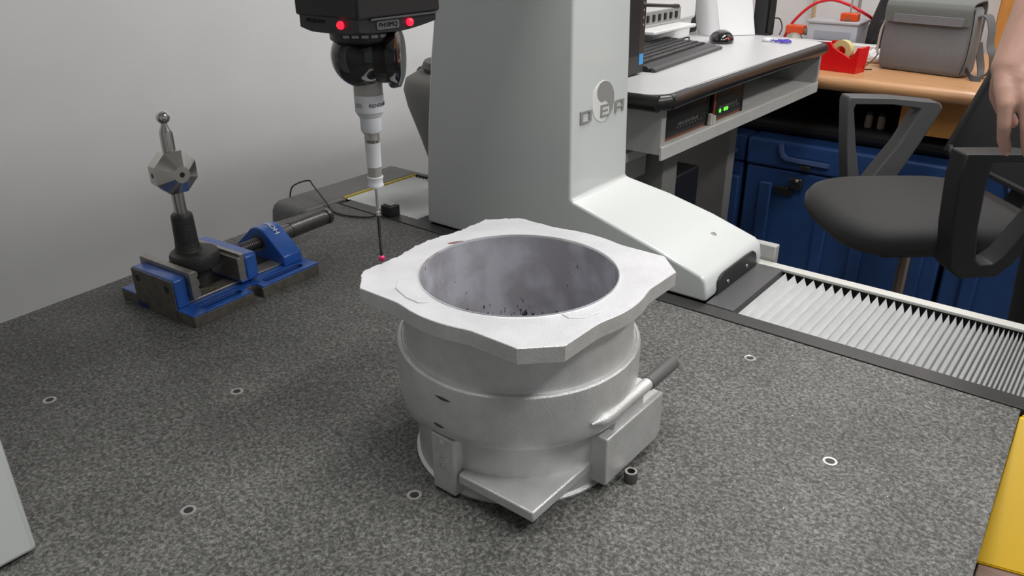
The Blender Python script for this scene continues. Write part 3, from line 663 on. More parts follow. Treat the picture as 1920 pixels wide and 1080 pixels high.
while x < -1.005:
    obj('pleat', pleat(x, x + 0.010, 0.0028, 0.9700, 1.1600), BELLOW, b2, smooth=15, world=True); x += 0.010
obj('end_clamp', BX(-1.005, -0.972, 0.9690, 1.1600, -0.012, -0.002), BLACK_S, b2, world=True)
obj('yellow_tape', BX(-1.2120, -1.2060, 0.9690, 1.1700, -0.008, 0.0006), mat('yellow_tape', (0.50, 0.38, 0.03), 0.5), b2, world=True, label='thin yellow strip along the bellows end')

# grey cover at the far left end of the rail
ec = thing('end_cover', 'grey rounded metal cover behind the vise at the rail end', 'cover', (-1.25, 1.0, FLOOR))
COVM = mat('cover_grey', (0.125, 0.125, 0.125), 0.45, var=0.06, vscale=12)
bm = PR([(0.850, -0.10), (0.862, -0.016), (0.868, -0.006), (0.880, 0.0), (1.180, 0.0), (1.186, -0.01), (1.186, -0.10)], -1.302, -1.2125, 'YZ')
obj('cover_shell', bm, COVM, ec, 0.006, world=True, seg=3)
obj('cover_flank', PR([(0.862, -0.06), (0.866, -0.006), (0.872, 0.0), (0.9370, 0.0), (0.968, 0.0), (0.968, -0.06)], -1.2122, -1.1995, 'YZ'), COVM, ec, 0.002, world=True)
obj('back_strip', BX(-1.300, -1.0, 1.1740, 1.1860, -0.10, -0.001), COVM, ec, world=True)
obj('cover_post', BX(-1.29, -1.22, 0.92, 1.15, FLOOR, -0.10), mat('frame_grey', (0.12, 0.12, 0.125), 0.5), ec, world=True)
sn = thing('sensor_block', 'small black sensor block on the edge strip with a thin cable', 'sensor', (-1.0545, 0.952, 0.0012))
obj('housing', BX(-1.068, -1.041, 0.9400, 0.9640, 0.0012, 0.0220), BLACK_S, sn, 0.002, world=True)
obj('cap', BX(-1.064, -1.045, 0.9440, 0.9600, 0.0220, 0.0245), GREYP, sn, 0.001, world=True)
tag(obj('sensor_cable', tube(nb(), [(-1.298, 0.905, -0.004), (-1.296, 0.915, 0.020), (-1.285, 0.945, 0.0265), (-1.262, 0.940, 0.020), (-1.190, 0.915, 0.003), (-1.150, 0.897, 0.0022), (-1.110, 0.899, 0.0022), (-1.075, 0.918, 0.0022), (-1.0635, 0.934, 0.007), (-1.0625, 0.942, 0.008)], 0.0016, 8, 10), RUBBER),
    'thin black cable curving from the grey cover to the sensor block', 'cable')

# ================================================================== yellow crate right of the granite
yb = thing('storage_bin', 'yellow bin with a sloping front at the right edge beside the granite slab', 'bin', (0.14, 0.87, -0.10))
YEL = mat('yellow_plastic', (0.66, 0.41, 0.006), 0.35, var=0.04, vscale=8)
def hexa(bm, bot, top):
    A = [bm.verts.new(p) for p in bot]; B = [bm.verts.new(p) for p in top]
    bm.faces.new(A[::-1]); bm.faces.new(B); ring_faces(bm, A, B); return bm
ZB, ZC = -0.0985, -0.0040
obj('front_wall', hexa(nb(), [(-0.0172, 0.777, ZB), (0.30, 0.850, ZB), (0.30, 0.858, ZB), (-0.0172, 0.785, ZB)], [(-0.0221, 0.925, ZC), (0.30, 0.925, ZC), (0.30, 0.931, ZC), (-0.0221, 0.931, ZC)]), YEL, yb, 0.0015, world=True)  # leans back, shaped so the yellow catches light from above
obj('back_wall', BX(-0.0200, 0.30, 0.9310, 0.9355, ZB, ZC), YEL, yb, 0.001, world=True)
obj('side_wall', hexa(nb(), [(-0.0150, 0.786, ZB), (-0.0110, 0.786, ZB), (-0.0155, 0.931, ZB), (-0.0195, 0.931, ZB)], [(-0.0200, 0.928, ZC - .003), (-0.0160, 0.928, ZC - .003), (-0.0160, 0.931, ZC - .003), (-0.0200, 0.931, ZC - .003)]), YEL, yb, world=True)
obj('side_wall', hexa(nb(), [(0.294, 0.859, ZB), (0.30, 0.859, ZB), (0.30, 0.931, ZB), (0.294, 0.931, ZB)], [(0.294, 0.928, ZC - .003), (0.30, 0.928, ZC - .003), (0.30, 0.931, ZC - .003), (0.294, 0.931, ZC - .003)]), YEL, yb, world=True)
obj('bottom', hexa(nb(), [(-0.0172, 0.777, -0.1000), (0.30, 0.850, -0.1000), (0.30, 0.9355, -0.1000), (-0.0195, 0.9355, -0.1000)], [(-0.0172, 0.777, ZB), (0.30, 0.850, ZB), (0.30, 0.9355, ZB), (-0.0195, 0.9355, ZB)]), YEL, yb, world=True)
wb = thing('wooden_trestle', 'brown wooden trestle under the yellow bin', 'trestle', (0.16, 0.80, FLOOR))
WBR = mat('brown_wood', (0.20, 0.125, 0.10), 0.6, var=0.2, vscale=12, stretch=(1, 12, 12))
obj('plank', hexa(nb(), [(-0.0080, 0.56, -0.130), (0.32, 0.56, -0.130), (0.32, 0.936, -0.130), (-0.0200, 0.936, -0.130)], [(-0.0080, 0.56, -0.1005), (0.32, 0.56, -0.1005), (0.32, 0.936, -0.1005), (-0.0200, 0.936, -0.1005)]), WBR, wb, 0.002, world=True)
for lx in (0.03, 0.28):
    for ly in (0.60, 0.90): obj('leg', BX(lx - .02, lx + .02, ly - .02, ly + .02, FLOOR, -0.130), WBR, wb, 0.002, world=True)

# ================================================================== computer workstation
DZ = 0.17
ws = thing('computer_desk', 'pale grey computer desk with a rounded black edge behind the column', 'desk', (-1.05, 2.0, FLOOR))
DESK = mat('desk_laminate', (0.62, 0.62, 0.63), 0.35); DFR = mat('desk_frame', (0.42, 0.42, 0.41), 0.45); DLIP = mat('desk_lip', (0.60, 0.60, 0.59), 0.45, var=0.05, vscale=20)
DY0, DY1, DX1 = 1.462, 2.490, -0.775
outl = []
for cx, cy, a, r in ((DX1 - 0.06, DY1 - 0.06, 0, 0.045), (-1.42, DY1 + 0.05, 90, 0.01), (-1.42, DY0, 180, 0.01), (DX1 - 0.06, DY0 + 0.06, 270, 0.05)):
    for k in range(7):
        t = R(a + 15 * k); outl.append((cx + r * math.cos(t), cy + r * math.sin(t)))
obj('desk_top', PR(outl, DZ - 0.034, DZ), DESK, ws, 0.001, world=True)
# rounded edge band along the end and the long side
path = []
for p in outl[20:28][::1]: path.append((p[0], p[1], DZ - 0.0170))
path = [(-1.38, DY0 + 0.008, DZ - 0.0170)] + path + [(DX1 - 0.015, 1.7, DZ - 0.0170), (DX1 - 0.015, 2.2, DZ - 0.0170)] + [(p[0], p[1], DZ - 0.0170) for p in outl[0:7]] + [(-1.38, DY1 + 0.038, DZ - 0.0170)]
EDGE = mat('edge_black', (0.016, 0.015, 0.015), 0.34, coat=0.1)
bm = tube(nb(), path, 0.0170, 12, 4); bmesh.ops.scale(bm, vec=(1, 1, 1.02), verts=bm.verts, space=Matrix.Translation((0, 0, -(DZ - 0.0170))))
obj('edge_band', bm, EDGE, ws, world=True)
SX1 = -0.800
obj('side_panel', BX(-1.40, SX1, 1.510, 1.530, 0.035, DZ - 0.033), DFR, ws, 0.001, world=True)
obj('side_panel', BX(-1.40, SX1 + .004, 2.455, 2.470, 0.035, DZ - 0.033), DFR, ws, 0.001, world=True)
obj('equipment_shelf', BX(-1.40, SX1, 1.530, 2.455, 0.040, 0.052), DLIP, ws, 0.001, world=True)
obj('shelf_lip', BX(SX1, SX1 + 0.006, 1.508, 2.470, 0.0240, 0.0535), DLIP, ws, 0.001, world=True)
obj('back_panel', BX(-1.40, -1.38, 1.530, 2.455, 0.052, DZ - 0.033), DFR, ws, world=True)
obj('leg_panel', BX(-1.36, -0.86, 1.650, 1.720, FLOOR, 0.040), mat('leg_grey', (0.27, 0.27, 0.255), 0.5), ws, 0.003, world=True)
obj('leg_panel', BX(-1.36, -0.98, 2.300, 2.350, FLOOR, 0.040), mat('leg_grey', (0.27, 0.27, 0.255), 0.5), ws, 0.003, world=True)
# things below the desk, left
dr = thing('drawer_unit', 'pale grey box hanging below the left end of the computer desk', 'drawer', (-1.0, 1.56, -0.03))
obj('drawer_body', BX(-1.30, -0.900, 1.500, 1.636, -0.054, 0.0300), DFR, dr, 0.003, world=True)
obj('drawer_front', BX(-1.30, -0.885, 1.480, 1.628, 0.002, 0.0240), DLIP, dr, 0.002, world=True)
pc = thing('computer_tower', 'dark computer with a violet front stripe under the desk', 'computer', (-1.05, 1.84, FLOOR))
obj('case', BX(-1.25, -0.90, 1.735, 1.93, FLOOR, -0.10), BLACK_S, pc, 0.004, world=True)
obj('violet_strip', BX(-0.900, -0.8975, 1.745, 1.80, -0.16, -0.12), mat('violet_plastic', (0.018, 0.010, 0.085), 0.4), pc, world=True)
# rack modules on the shelf
def module(name, y0, y1, label, leds):
    t = thing(name, label, 'controller', (SX1 - 0.12, (y0 + y1) / 2, 0.052))
    obj('case', BX(SX1 - 0.24, SX1 - 0.020, y0, y1, 0.0525, 0.1340), BLACK, t, 0.001, world=True)
    fr = mat('module_copper', (0.24, 0.07, 0.03), 0.4)
    f = obj('front_frame', BX(SX1 - 0.020, SX1 - 0.0165, y0, y1, 0.0525, 0.1340), fr, t, 0.0008, world=True)
    fp = obj('front_panel', BX(SX1 - 0.0165, SX1 - 0.0150, y0 + 0.010, y1 - 0.004, 0.0590, 0.1330), mat('panel_black', (0.020, 0.021, 0.020), 0.3), t, world=True)
    obj('bezel', BX(SX1 - 0.0200, SX1 - 0.0140, y1 - 0.004, y1 + 0.004, 0.0525, 0.1340), BLACK, t, world=True)
    n = 9
    for k in range(n):
        y = lerp(y0 + 0.35 * (y1 - y0) if not leds else y0 + 0.20 * (y1 - y0), y1 - 0.14 * (y1 - y0), k / (n - 1)); on = leds and k in (0, 2, 3)
        obj('indicator', cyl(nb(), (SX1 - 0.0150, y, 0.0750), (SX1 - 0.0140, y, 0.0750), 0.0046 if on else 0.0018, seg=12), LEDG if on else mat('print_grey', (0.22, 0.22, 0.22), 0.5), fp, world=True)
    bm = nb()
    for k in range(n * 2):
        y = lerp(y0 + 0.36 * (y1 - y0) if not leds else y0 + 0.14 * (y1 - y0), y1 - 0.22 * (y1 - y0), k / (2 * n - 1)); h = 0.004 + 0.006 * ((k * 7) % 5) / 5
        box(bm, SX1 - 0.0151, SX1 - 0.0147, y - 0.0012, y + 0.0012, 0.079, 0.079 + h)
    obj('panel_marking', bm, mat('print_grey', (0.22, 0.22, 0.22), 0.5), fp, world=True)
    obj('panel_logo', BX(SX1 - 0.0151, SX1 - 0.0147, y0 + 0.014, y0 + 0.034, 0.1240, 0.1290), mat('print_dim', (0.12, 0.09, 0.08), 0.5), fp, world=True)
module('control_module', 1.535, 1.760, 'unlit black control module at the left of the desk shelf', False)
module('control_module', 1.800, 1.960, 'black control module with three green lamps on the desk shelf', True)
la_ = thing('latch', 'small cream latch on the shelf between the two black modules', 'latch', (-0.803, 1.757, 0.052))
obj('latch_body', BX(-0.816, -0.802, 1.771, 1.786, 0.0525, 0.0740), mat('cream_plastic', (0.62, 0.60, 0.54), 0.5), la_, 0.001, world=True)
obj('latch_lever', BX(-0.813, -0.804, 1.762, 1.771, 0.0525, 0.0800), mat('cream_plastic', (0.62, 0.60, 0.54), 0.5), la_, 0.001, world=True)

# monitor: faces +X, only its right edge shows beside the column
mo = thing('monitor', 'black computer monitor with a blue sticker, half hidden behind the column', 'monitor', (-0.96, 1.42, DZ))
obj('screen_shell', BX(-0.995, -0.9560, 1.235, 1.680, DZ + 0.004, DZ + 0.36), BLACK_S, mo, 0.004, world=True)
mf = obj('bezel', BX(-0.9560, -0.9500, 1.235, 1.680, DZ + 0.004, DZ + 0.36), BLACK_S, mo, 0.002, world=True)
obj('screen', BX(-0.9500, -0.9494, 1.260, 1.655, DZ + 0.045, DZ + 0.34), mat('dark_screen', (0.008, 0.008, 0.009), 0.6), mo, world=True)
obj('sticker', BX(-0.9500, -0.9492, 1.658, 1.676, DZ + 0.024, DZ + 0.048), mat('blue_sticker', (0.05, 0.34, 0.75), 0.4), mf, world=True, label='light blue sticker')
for k in range(5):
    obj('button', cyl(nb(), (-0.9500, 1.668, DZ + 0.112 + 0.016 * k), (-0.9488, 1.668, DZ + 0.112 + 0.016 * k), 0.0028, seg=10), mat('button_grey', (0.25, 0.25, 0.26), 0.4), mf, world=True)
obj('stand_foot', BX(-1.10, -0.99, 1.47, 1.60, DZ, DZ + 0.012), BLACK_S, mo, 0.003, world=True)
obj('stand_neck', BX(-1.03, -0.995, 1.49, 1.56, DZ + 0.012, DZ + 0.12), BLACK_S, mo, 0.003, world=True)
obj('boom', tube(nb(), [(-0.958, 1.650, DZ + 0.156), (-0.945, 1.70, DZ + 0.152), (-0.940, 1.812, DZ + 0.142)], lambda t: 0.0042 + 0.0012 * (t > 0.9), 10), BLACK_S, mo, world=True, label='thin black boom sticking out sideways')
# keyboard
kb = thing('keyboard', 'black computer keyboard lying on the pale grey desk', 'keyboard', (-1.050, 1.925, DZ), R(5))
obj('keyboard_body', PR([(0.082, 0.0), (0.084, 0.008), (0.074, 0.013), (-0.072, 0.022), (-0.078, 0.020), (-0.078, 0.0)], -0.225, 0.225, 'XZ'), BLACK_S, kb, 0.002)
bm = nb()
for r_ in range(6):
    xx = 0.046 - r_ * 0.0205
    for c_ in range(21):
        if r_ == 0 and 4 <= c_ <= 9 and c_ != 4: continue
        y = -0.214 + c_ * 0.0204; zt = lerp(0.0145, 0.0220, r_ / 5.5)
        wk = 0.0085 if not (r_ == 0 and c_ == 4) else 0.0085
        ybig = 0.110 if (r_ == 0 and c_ == 4) else 0.0
        box(bm, xx - 0.0085, xx + 0.0085, y - wk, y + wk + ybig, zt - 0.004, zt + 0.0045)
k_ = obj('keys', bm, mat('key_black', (0.045, 0.045, 0.047), 0.4), kb, 0.0008); k_['kind'] = 'stuff'
obj('palm_rest', PR([(0.098, 0.0), (0.099, 0.007), (0.0845, 0.011), (0.0845, 0.0)], -0.225, 0.225, 'XZ'), mat('palm_black', (0.06, 0.06, 0.062), 0.35), kb, 0.002)
# mouse
ms = thing('mouse', 'black computer mouse with a glowing red side beside the keyboard', 'mouse', (-1.035, 2.285, DZ), R(25))
bm = sphere(nb(), (0, 0, 0.006), 1.0, 24, 16, (0.036, 0.052, 0.030))
for v in bm.verts: v.co.z = max(v.co.z, 0.0)
obj('shell', bm, GLOSS, ms, smooth=60)
obj('side_light', sphere(nb(), (0.014, -0.0385, 0.014), 0.007, 14, 10, (1, 0.7, 0.8)), mat('dim_red_light', (0.9, 0.005, 0.02), 0.3, emit=0.7), ms, label='red glow on the side')
obj('scroll_wheel', cyl(nb(), (-0.003, 0.022, 0.028), (0.003, 0.022, 0.028), 0.006), RUBBER, ms)
# printer
pn = thing('printer', 'white desktop printer behind the keyboard', 'printer', (-1.27, 2.12, DZ))
obj('printer_body', PR([(-1.41, DZ), (-1.165, DZ), (-1.160, DZ + 0.055), (-1.150, DZ + 0.060), (-1.150, DZ + 0.20), (-1.19, DZ + 0.225), (-1.41, DZ + 0.225)], 1.93, 2.335, 'XZ'), WHITE, pn, 0.010, world=True, seg=3)
obj('output_recess', BX(-1.162, -1.1480, 1.98, 2.235, DZ + 0.062, DZ + 0.098), mat('recess_grey', (0.30, 0.30, 0.29), 0.6), pn, 0.002, world=True)
for k in range(7):
    obj('grille_rib', BX(-1.1480, -1.1440, 2.00 + k * 0.033, 2.010 + k * 0.033, DZ + 0.070, DZ + 0.088), BLACK, pn, world=True)
obj('output_tray', BX(-1.165, -1.095, 1.985, 2.235, DZ + 0.044, DZ + 0.054), WHITE, pn, 0.003, world=True)
obj('button', BX(-1.1505, -1.1475, 2.285, 2.293, DZ + 0.125, DZ + 0.165), BLACK, pn, world=True)
tag(obj('printer_cable', tube(nb(), [(-1.18, 1.92, DZ + 0.003), (-1.158, 1.99, DZ + 0.003), (-1.155, 2.10, DZ + 0.003), (-1.145, 2.20, DZ + 0.003), (-1.12, 2.24, DZ + 0.012), (-1.10, 2.20, DZ + 0.003)], 0.0022, 8, 8), RUBBER), 'thin dark cable lying between printer and keyboard', 'cable')
# paper standing against a black stand
ph = thing('paper_stand', 'large white sheet curling on a black upright stand at the desk end', 'document holder', (-1.06, 2.45, DZ))
def sheet(pts, h, lean, th):
    bm = nb(); A = catmull([(x, y, DZ + 0.002) for x, y in pts], 5); T = Vector(lean); off = Vector((0.3, -0.3, 0)).normalized() * th
    g = [[[bm.verts.new(p + T * (k / 6) + Vector((0, 0, h * k / 6)) - off * s) for p in A] for k in range(7)] for s in (0, 1)]
    for s in (0, 1):
        for k in range(6):
            for i in range(len(A) - 1): bm.faces.new((g[s][k][i], g[s][k][i + 1], g[s][k + 1][i + 1], g[s][k + 1][i]))
    for k in range(6):
        for i in (0, len(A) - 1): bm.faces.new((g[0][k][i], g[0][k + 1][i], g[1][k + 1][i], g[1][k][i]))
    for k in (0, 6):
        for i in range(len(A) - 1): bm.faces.new((g[0][k][i], g[0][k][i + 1], g[1][k][i + 1], g[1][k][i]))
    return bm
obj('sheet', sheet([(-1.094, 2.402), (-1.060, 2.440), (-1.018, 2.490)], 0.33, (-0.060, -0.02, 0), 0.001), PAPER, ph, world=True)
obj('curled_sheet', sheet([(-1.178, 2.415), (-1.150, 2.385), (-1.118, 2.378), (-1.094, 2.398)], 0.33, (-0.055, -0.02, 0), 0.001), mat('shaded_paper', (0.72, 0.71, 0.73), 0.7), ph, world=True)  # curl of the white sheet, its shade put into the grey
obj('upright', BX(-1.035, -0.992, 2.502, 2.528, DZ, DZ + 0.36), BLACK_S, ph, 0.003, world=True)
obj('upright', BX(-0.990, -0.975, 2.508, 2.530, DZ, DZ + 0.36), BLACK, ph, 0.003, world=True)
obj('foot', BX(-1.19, -0.98, 2.50, 2.530, DZ, DZ + 0.006), BLACK_S, ph, 0.002, world=True)
tag(obj('box_file', BX(-1.255, -1.21, 2.425, 2.475, DZ, DZ + 0.30), BLACK_S, None, 0.003), 'narrow black box standing between printer and white sheet', 'box')
# violet elastic bands in a clear bag
vb = thing('cable_tie_bag', 'small bundle of violet bands in a clear bag on the desk corner', 'bag', (-0.90, 2.375, DZ))
VIO = mat('violet_band', (0.10, 0.06, 0.55), 0.4)
for k in range(9):
    random.seed(k); a = random.random() * 6.28; cx = random.uniform(-0.016, 0.030); cy = random.uniform(-0.012, 0.012); rr = random.uniform(0.010, 0.020)
    pts = [(cx + rr * math.cos(a + t * 6.28 / 7), cy + 0.7 * rr * math.sin(a + t * 6.28 / 7), 0.003 + 0.005 * random.random()) for t in range(8)]
    obj('band', tube(nb(), pts, 0.0013, 6, 4), VIO, vb)
bm = sphere(nb(), (-0.030, 0.0, 0.005), 0.016, 14, 10, (1, 1, 0.5)); obj('bag_neck', bm, mat('cloudy_plastic', (0.75, 0.75, 0.80), 0.3), vb)
tag(obj('screen_cable', tube(nb(), [(-0.985, 2.54, DZ + 0.05), (-0.972, 2.56, DZ + 0.045), (-0.958, 2.552, DZ + 0.022), (-0.955, 2.53, DZ + 0.003)], 0.0022, 8, 8), RUBBER), 'dark cable hanging behind the black uprights at the desk end', 'cable')

# ================================================================== wooden desk with bag and dispenser
WZ = 0.05
wd = thing('wooden_desk', 'orange beech wood desk behind the office chair', 'desk', (-0.5, 2.95, FLOOR))
WOOD = wood_mat('beech', (0.50, 0.255, 0.115), (0.60, 0.335, 0.165), (1.2, 14, 14)); WOODV = wood_mat('beech_upright', (0.50, 0.22, 0.05), (0.58, 0.28, 0.08), (10, 10, 1))
ed = [(3.40, WZ - 0.04), (3.40, WZ)] + [(2.620 - 0.002 - 0.022 * math.sin(R(a)), WZ - 0.022 + 0.022 * math.cos(R(a))) for a in range(0, 181, 20)]
obj('desk_top', PR([(y, z) for y, z in ed], -1.40, 0.45, 'YZ'), WOOD, wd, world=True)
obj('side_panel', BX(-0.600, 0.05, 2.70, 2.72, -0.115, WZ - 0.045), WOODV, wd, 0.001, world=True)
obj('side_panel', BX(-1.38, -1.36, 2.70, 3.38, FLOOR, WZ - 0.045), WOODV, wd, 0.001, world=True)
obj('side_panel', BX(0.40, 0.42, 2.70, 3.38, FLOOR, WZ - 0.045), WOODV, wd, 0.001, world=True)
obj('shade_panel', BX(-1.36, 0.40, 3.30, 3.32, FLOOR, WZ - 0.045), mat('shade_panel_dark', (0.02, 0.018, 0.016), 0.6), wd, world=True)  # dark sheet standing in for the shade under the desk
# tape dispenser
td = thing('tape_dispenser', 'red tape dispenser on the wooden desk beside the grey bag', 'tape dispenser', (-0.815, 2.73, WZ), R(-9))
REDP = mat('red_plastic', (0.72, 0.004, 0.008), 0.3)
sil = [(-0.075, 0.0), (0.066, 0.0), (0.068, 0.020), (0.072, 0.080), (0.062, 0.080), (0.048, 0.050), (0.040, 0.046), (-0.018, 0.074), (-0.030, 0.090), (-0.052, 0.088), (-0.075, 0.060)]
obj('dispenser_wall', PR(sil, -0.032, -0.024, 'XZ'), REDP, td, 0.0015)
obj('dispenser_wall', PR(sil, 0.024, 0.032, 'XZ'), REDP, td, 0.0015)
obj('dispenser_base', BX(-0.074, 0.065, -0.024, 0.024, 0.0, 0.022), REDP, td)
obj('cutter', BX(0.056, 0.070, -0.024, 0.024, 0.022, 0.078), REDP, td, 0.001)
bm = lathe(nb(), [(0.016, -0.012), (0.034, -0.012), (0.034, 0.012), (0.016, 0.012), (0.016, -0.012)], (-0.002, 0.0, 0.062), (0, 1, 0), 36, cap0=False, cap1=False)
obj('tape_roll', bm, mat('yellow_tape_roll', (0.70, 0.62, 0.28), 0.4), td, label='pale yellow roll of tape')
# shoulder bag
sbag = thing('shoulder_bag', 'grey fabric shoulder bag standing on the wooden desk', 'bag', (-0.595, 2.865, WZ), R(-11))
FAB = mat('grey_canvas', (0.175, 0.182, 0.196), 0.85, var=0.06, vscale=200, bump=0.2, bscale=900, sheen=0.2)
FAB2 = mat('grey_canvas_flap', (0.165, 0.175, 0.168), 0.8, var=0.06, vscale=200, bump=0.2, bscale=900)
FAB3 = mat('grey_pocket', (0.20, 0.198, 0.215), 0.8, var=0.05, vscale=200)
bm = nb(); rings = []
for z, w_, d_ in ((0.0, 0.122, 0.030), (0.004, 0.132, 0.040), (0.018, 0.138, 0.046), (0.08, 0.139, 0.048), (0.15, 0.136, 0.045), (0.195, 0.133, 0.042), (0.205, 0.128, 0.036)):
    rings.append([bm.verts.new((x, y, z)) for x, y in rrect(-w_, w_, -d_, d_, 0.022, 4)])
for a, b in zip(rings, rings[1:]): ring_faces(bm, a, b)
bm.faces.new(rings[0][::-1]); bm.faces.new(rings[-1])
obj('bag_body', bm, FAB, sbag, smooth=50)
bm = nb(); fl = [(-0.052, 0.152), (-0.0535, 0.188), (-0.050, 0.205), (-0.036, 0.216), (0.030, 0.222), (0.046, 0.212), (0.053, 0.185), (0.054, 0.10)]
strap(bm, [(0, y, z) for y, z in fl], (1, 0, 0), 0.262, 0.004, 5)
obj('flap', bm, FAB2, sbag, smooth=50)
obj('pocket_strip', PR(rrect(-0.102, 0.112, 0.150, 0.176, 0.004, 3), -0.0575, -0.0540, 'XZ'), FAB3, sbag, 0.001, label='lighter strip pocket across the flap')
obj('side_seam', tube(nb(), [(0.130, -0.048, 0.012), (0.1375, -0.0455, 0.06), (0.136, -0.043, 0.14), (0.131, -0.040, 0.20)], 0.0016, 6), BLACK_S, sbag)
STRAPM = mat('bag_strap', (0.11, 0.11, 0.115), 0.7)
obj('shoulder_strap', strap(nb(), [(0.132, 0.0, 0.180), (0.160, -0.006, 0.182), (0.180, -0.016, 0.150), (0.190, -0.026, 0.105), (0.205, -0.03, 0.075), (0.20, 0.0, 0.03), (0.170, 0.02, 0.004), (0.150, 0.05, 0.030), (0.136, 0.03, 0.10)], (0.3, 1, 0.2), 0.030, 0.0025, 6), STRAPM, sbag)
obj('strap_tail', strap(nb(), [(0.132, -0.020, 0.030), (0.150, -0.040, 0.020), (0.170, -0.055, 0.008), (0.195, -0.050, 0.003)], (-0.3, 0.5, 1), 0.020, 0.0025, 6), mat('dark_strap', (0.04, 0.04, 0.042), 0.7), sbag)
obj('strap_ring', tube(nb(), [(-0.140, -0.02, 0.150), (-0.147, -0.028, 0.120), (-0.148, -0.03, 0.07), (-0.146, -0.03, 0.045)], 0.004, 8), mat('pale_webbing', (0.55, 0.53, 0.48), 0.6), sbag)
# black rucksack behind
rk = thing('rucksack', 'black rucksack leaning behind the grey shoulder bag', 'rucksack', (-0.795, 3.165, WZ))
bm = nb(); rings = []
for z, x0, x1, d_ in ((0.0, -0.055, 0.16, 0.07), (0.02, -0.065, 0.17, 0.085), (0.10, -0.060, 0.175, 0.09), (0.20, -0.035, 0.18, 0.085), (0.28, 0.0, 0.17, 0.07), (0.31, 0.03, 0.15, 0.05)):
    rings.append([bm.verts.new((x, y, z)) for x, y in rrect(x0, x1, -d_, d_, 0.045, 5)])
for a, b in zip(rings, rings[1:]): ring_faces(bm, a, b)
bm.faces.new(rings[0][::-1]); bm.faces.new(rings[-1])
CLOTHB = mat('black_nylon', (0.016, 0.016, 0.018), 0.7, var=0.3, vscale=14, bump=0.4, bscale=30)
obj('pack', bm, CLOTHB, rk, smooth=60)
obj('front_pocket', PR(rrect(-0.02, 0.13, 0.015, 0.13, 0.02), -0.098, -0.08, 'XZ'), CLOTHB, rk, 0.01, seg=3)
obj('zip', tube(nb(), [(-0.03, -0.088, 0.05), (0.02, -0.094, 0.145), (0.08, -0.092, 0.165), (0.15, -0.09, 0.20)], 0.003, 6), BLACK_S, rk)
# white ledge, clear box, orange plugs, red hose
tag(obj('white_panel', BX(-1.34, -0.795, 3.02, 3.07, WZ, WZ + 0.045), WHITE, None, 0.003), 'long low white panel lying along the back of the wooden desk', 'panel')
cb = thing('clear_box', 'clear plastic box behind the white panel, under the orange plug', 'box', (-0.975, 3.16, WZ))
CLEAR = mat('clear_plastic', (0.62, 0.65, 0.72), 0.25, alpha=0.75)
obj('box_body', BX(-0.09, 0.09, -0.07, 0.07, 0.0, 0.10), CLEAR, cb, 0.006, seg=3)
obj('box_lid', BX(-0.095, 0.095, -0.075, 0.075, 0.10, 0.112), mat('grey_lid', (0.45, 0.45, 0.47), 0.4), cb, 0.004)
obj('paper_slip', BX(-0.06, 0.07, -0.0725, -0.0705, 0.045, 0.075), mat('slip_grey', (0.33, 0.34, 0.38), 0.6), cb)
ORG = mat('orange_plastic', (0.72, 0.085, 0.015), 0.4)
op = thing('orange_valve', 'orange plug unit sitting on the clear box lid', 'valve', (-0.925, 3.12, WZ + 0.112))
obj('valve_body', BX(-0.030, 0.030, -0.02, 0.02, 0.0, 0.028), ORG, op, 0.004); obj('valve_knob', cyl(nb(), (0, -0.026, 0.008), (0, -0.02, 0.008), 0.006), STEEL_R, op); obj('valve_stem', cyl(nb(), (-0.002, 0, 0.028), (0.0, 0, 0.16), 0.003), GREYP, op)
op2 = thing('orange_connector', 'orange hose connector with a dull metal nut, left of the clear box', 'connector', (-1.12, 3.13, WZ))
obj('connector_body', BX(-0.035, 0.035, -0.02, 0.02, 0.052, 0.085), ORG, op2, 0.005); obj('metal_nut', sphere(nb(), (0.004, -0.02, 0.030), 0.034, 10, 8, (1, 0.8, 0.9)), mat('dull_metal', (0.38, 0.37, 0.32), 0.5, 0.4), op2, smooth=0)
obj('tail_pipe', cyl(nb(), (0.035, 0, 0.062), (0.058, 0, 0.064), 0.012), GREYP, op2)
tag(obj('red_hose', tube(nb(), [(-1.180, 3.16, WZ), (-1.172, 3.16, WZ + 0.035), (-1.145, 3.165, WZ + 0.095), (-1.085, 3.17, WZ + 0.155), (-1.02, 3.17, WZ + 0.176), (-0.96, 3.17, WZ + 0.165), (-0.90, 3.17, WZ + 0.140), (-0.868, 3.225, WZ + 0.10), (-0.868, 3.27, WZ)], 0.0055, 10, 8), mat('red_hose', (0.70, 0.02, 0.03), 0.35)), 'red hose arching over the clear box behind the desk', 'hose')
tag(obj('copper_conduit', cyl(nb(), (-1.175, 3.46, FLOOR), (-1.175, 3.46, 0.9), 0.008), mat('conduit_tan', (0.50, 0.38, 0.22), 0.5)), 'thin tan pipe running up the back wall', 'pipe')
tag(obj('wall_conduit', cyl(nb(), (-1.00, 3.47, FLOOR), (-1.00, 3.47, 0.9), 0.006), GREYP), 'thin grey pipe running up the back wall', 'pipe')
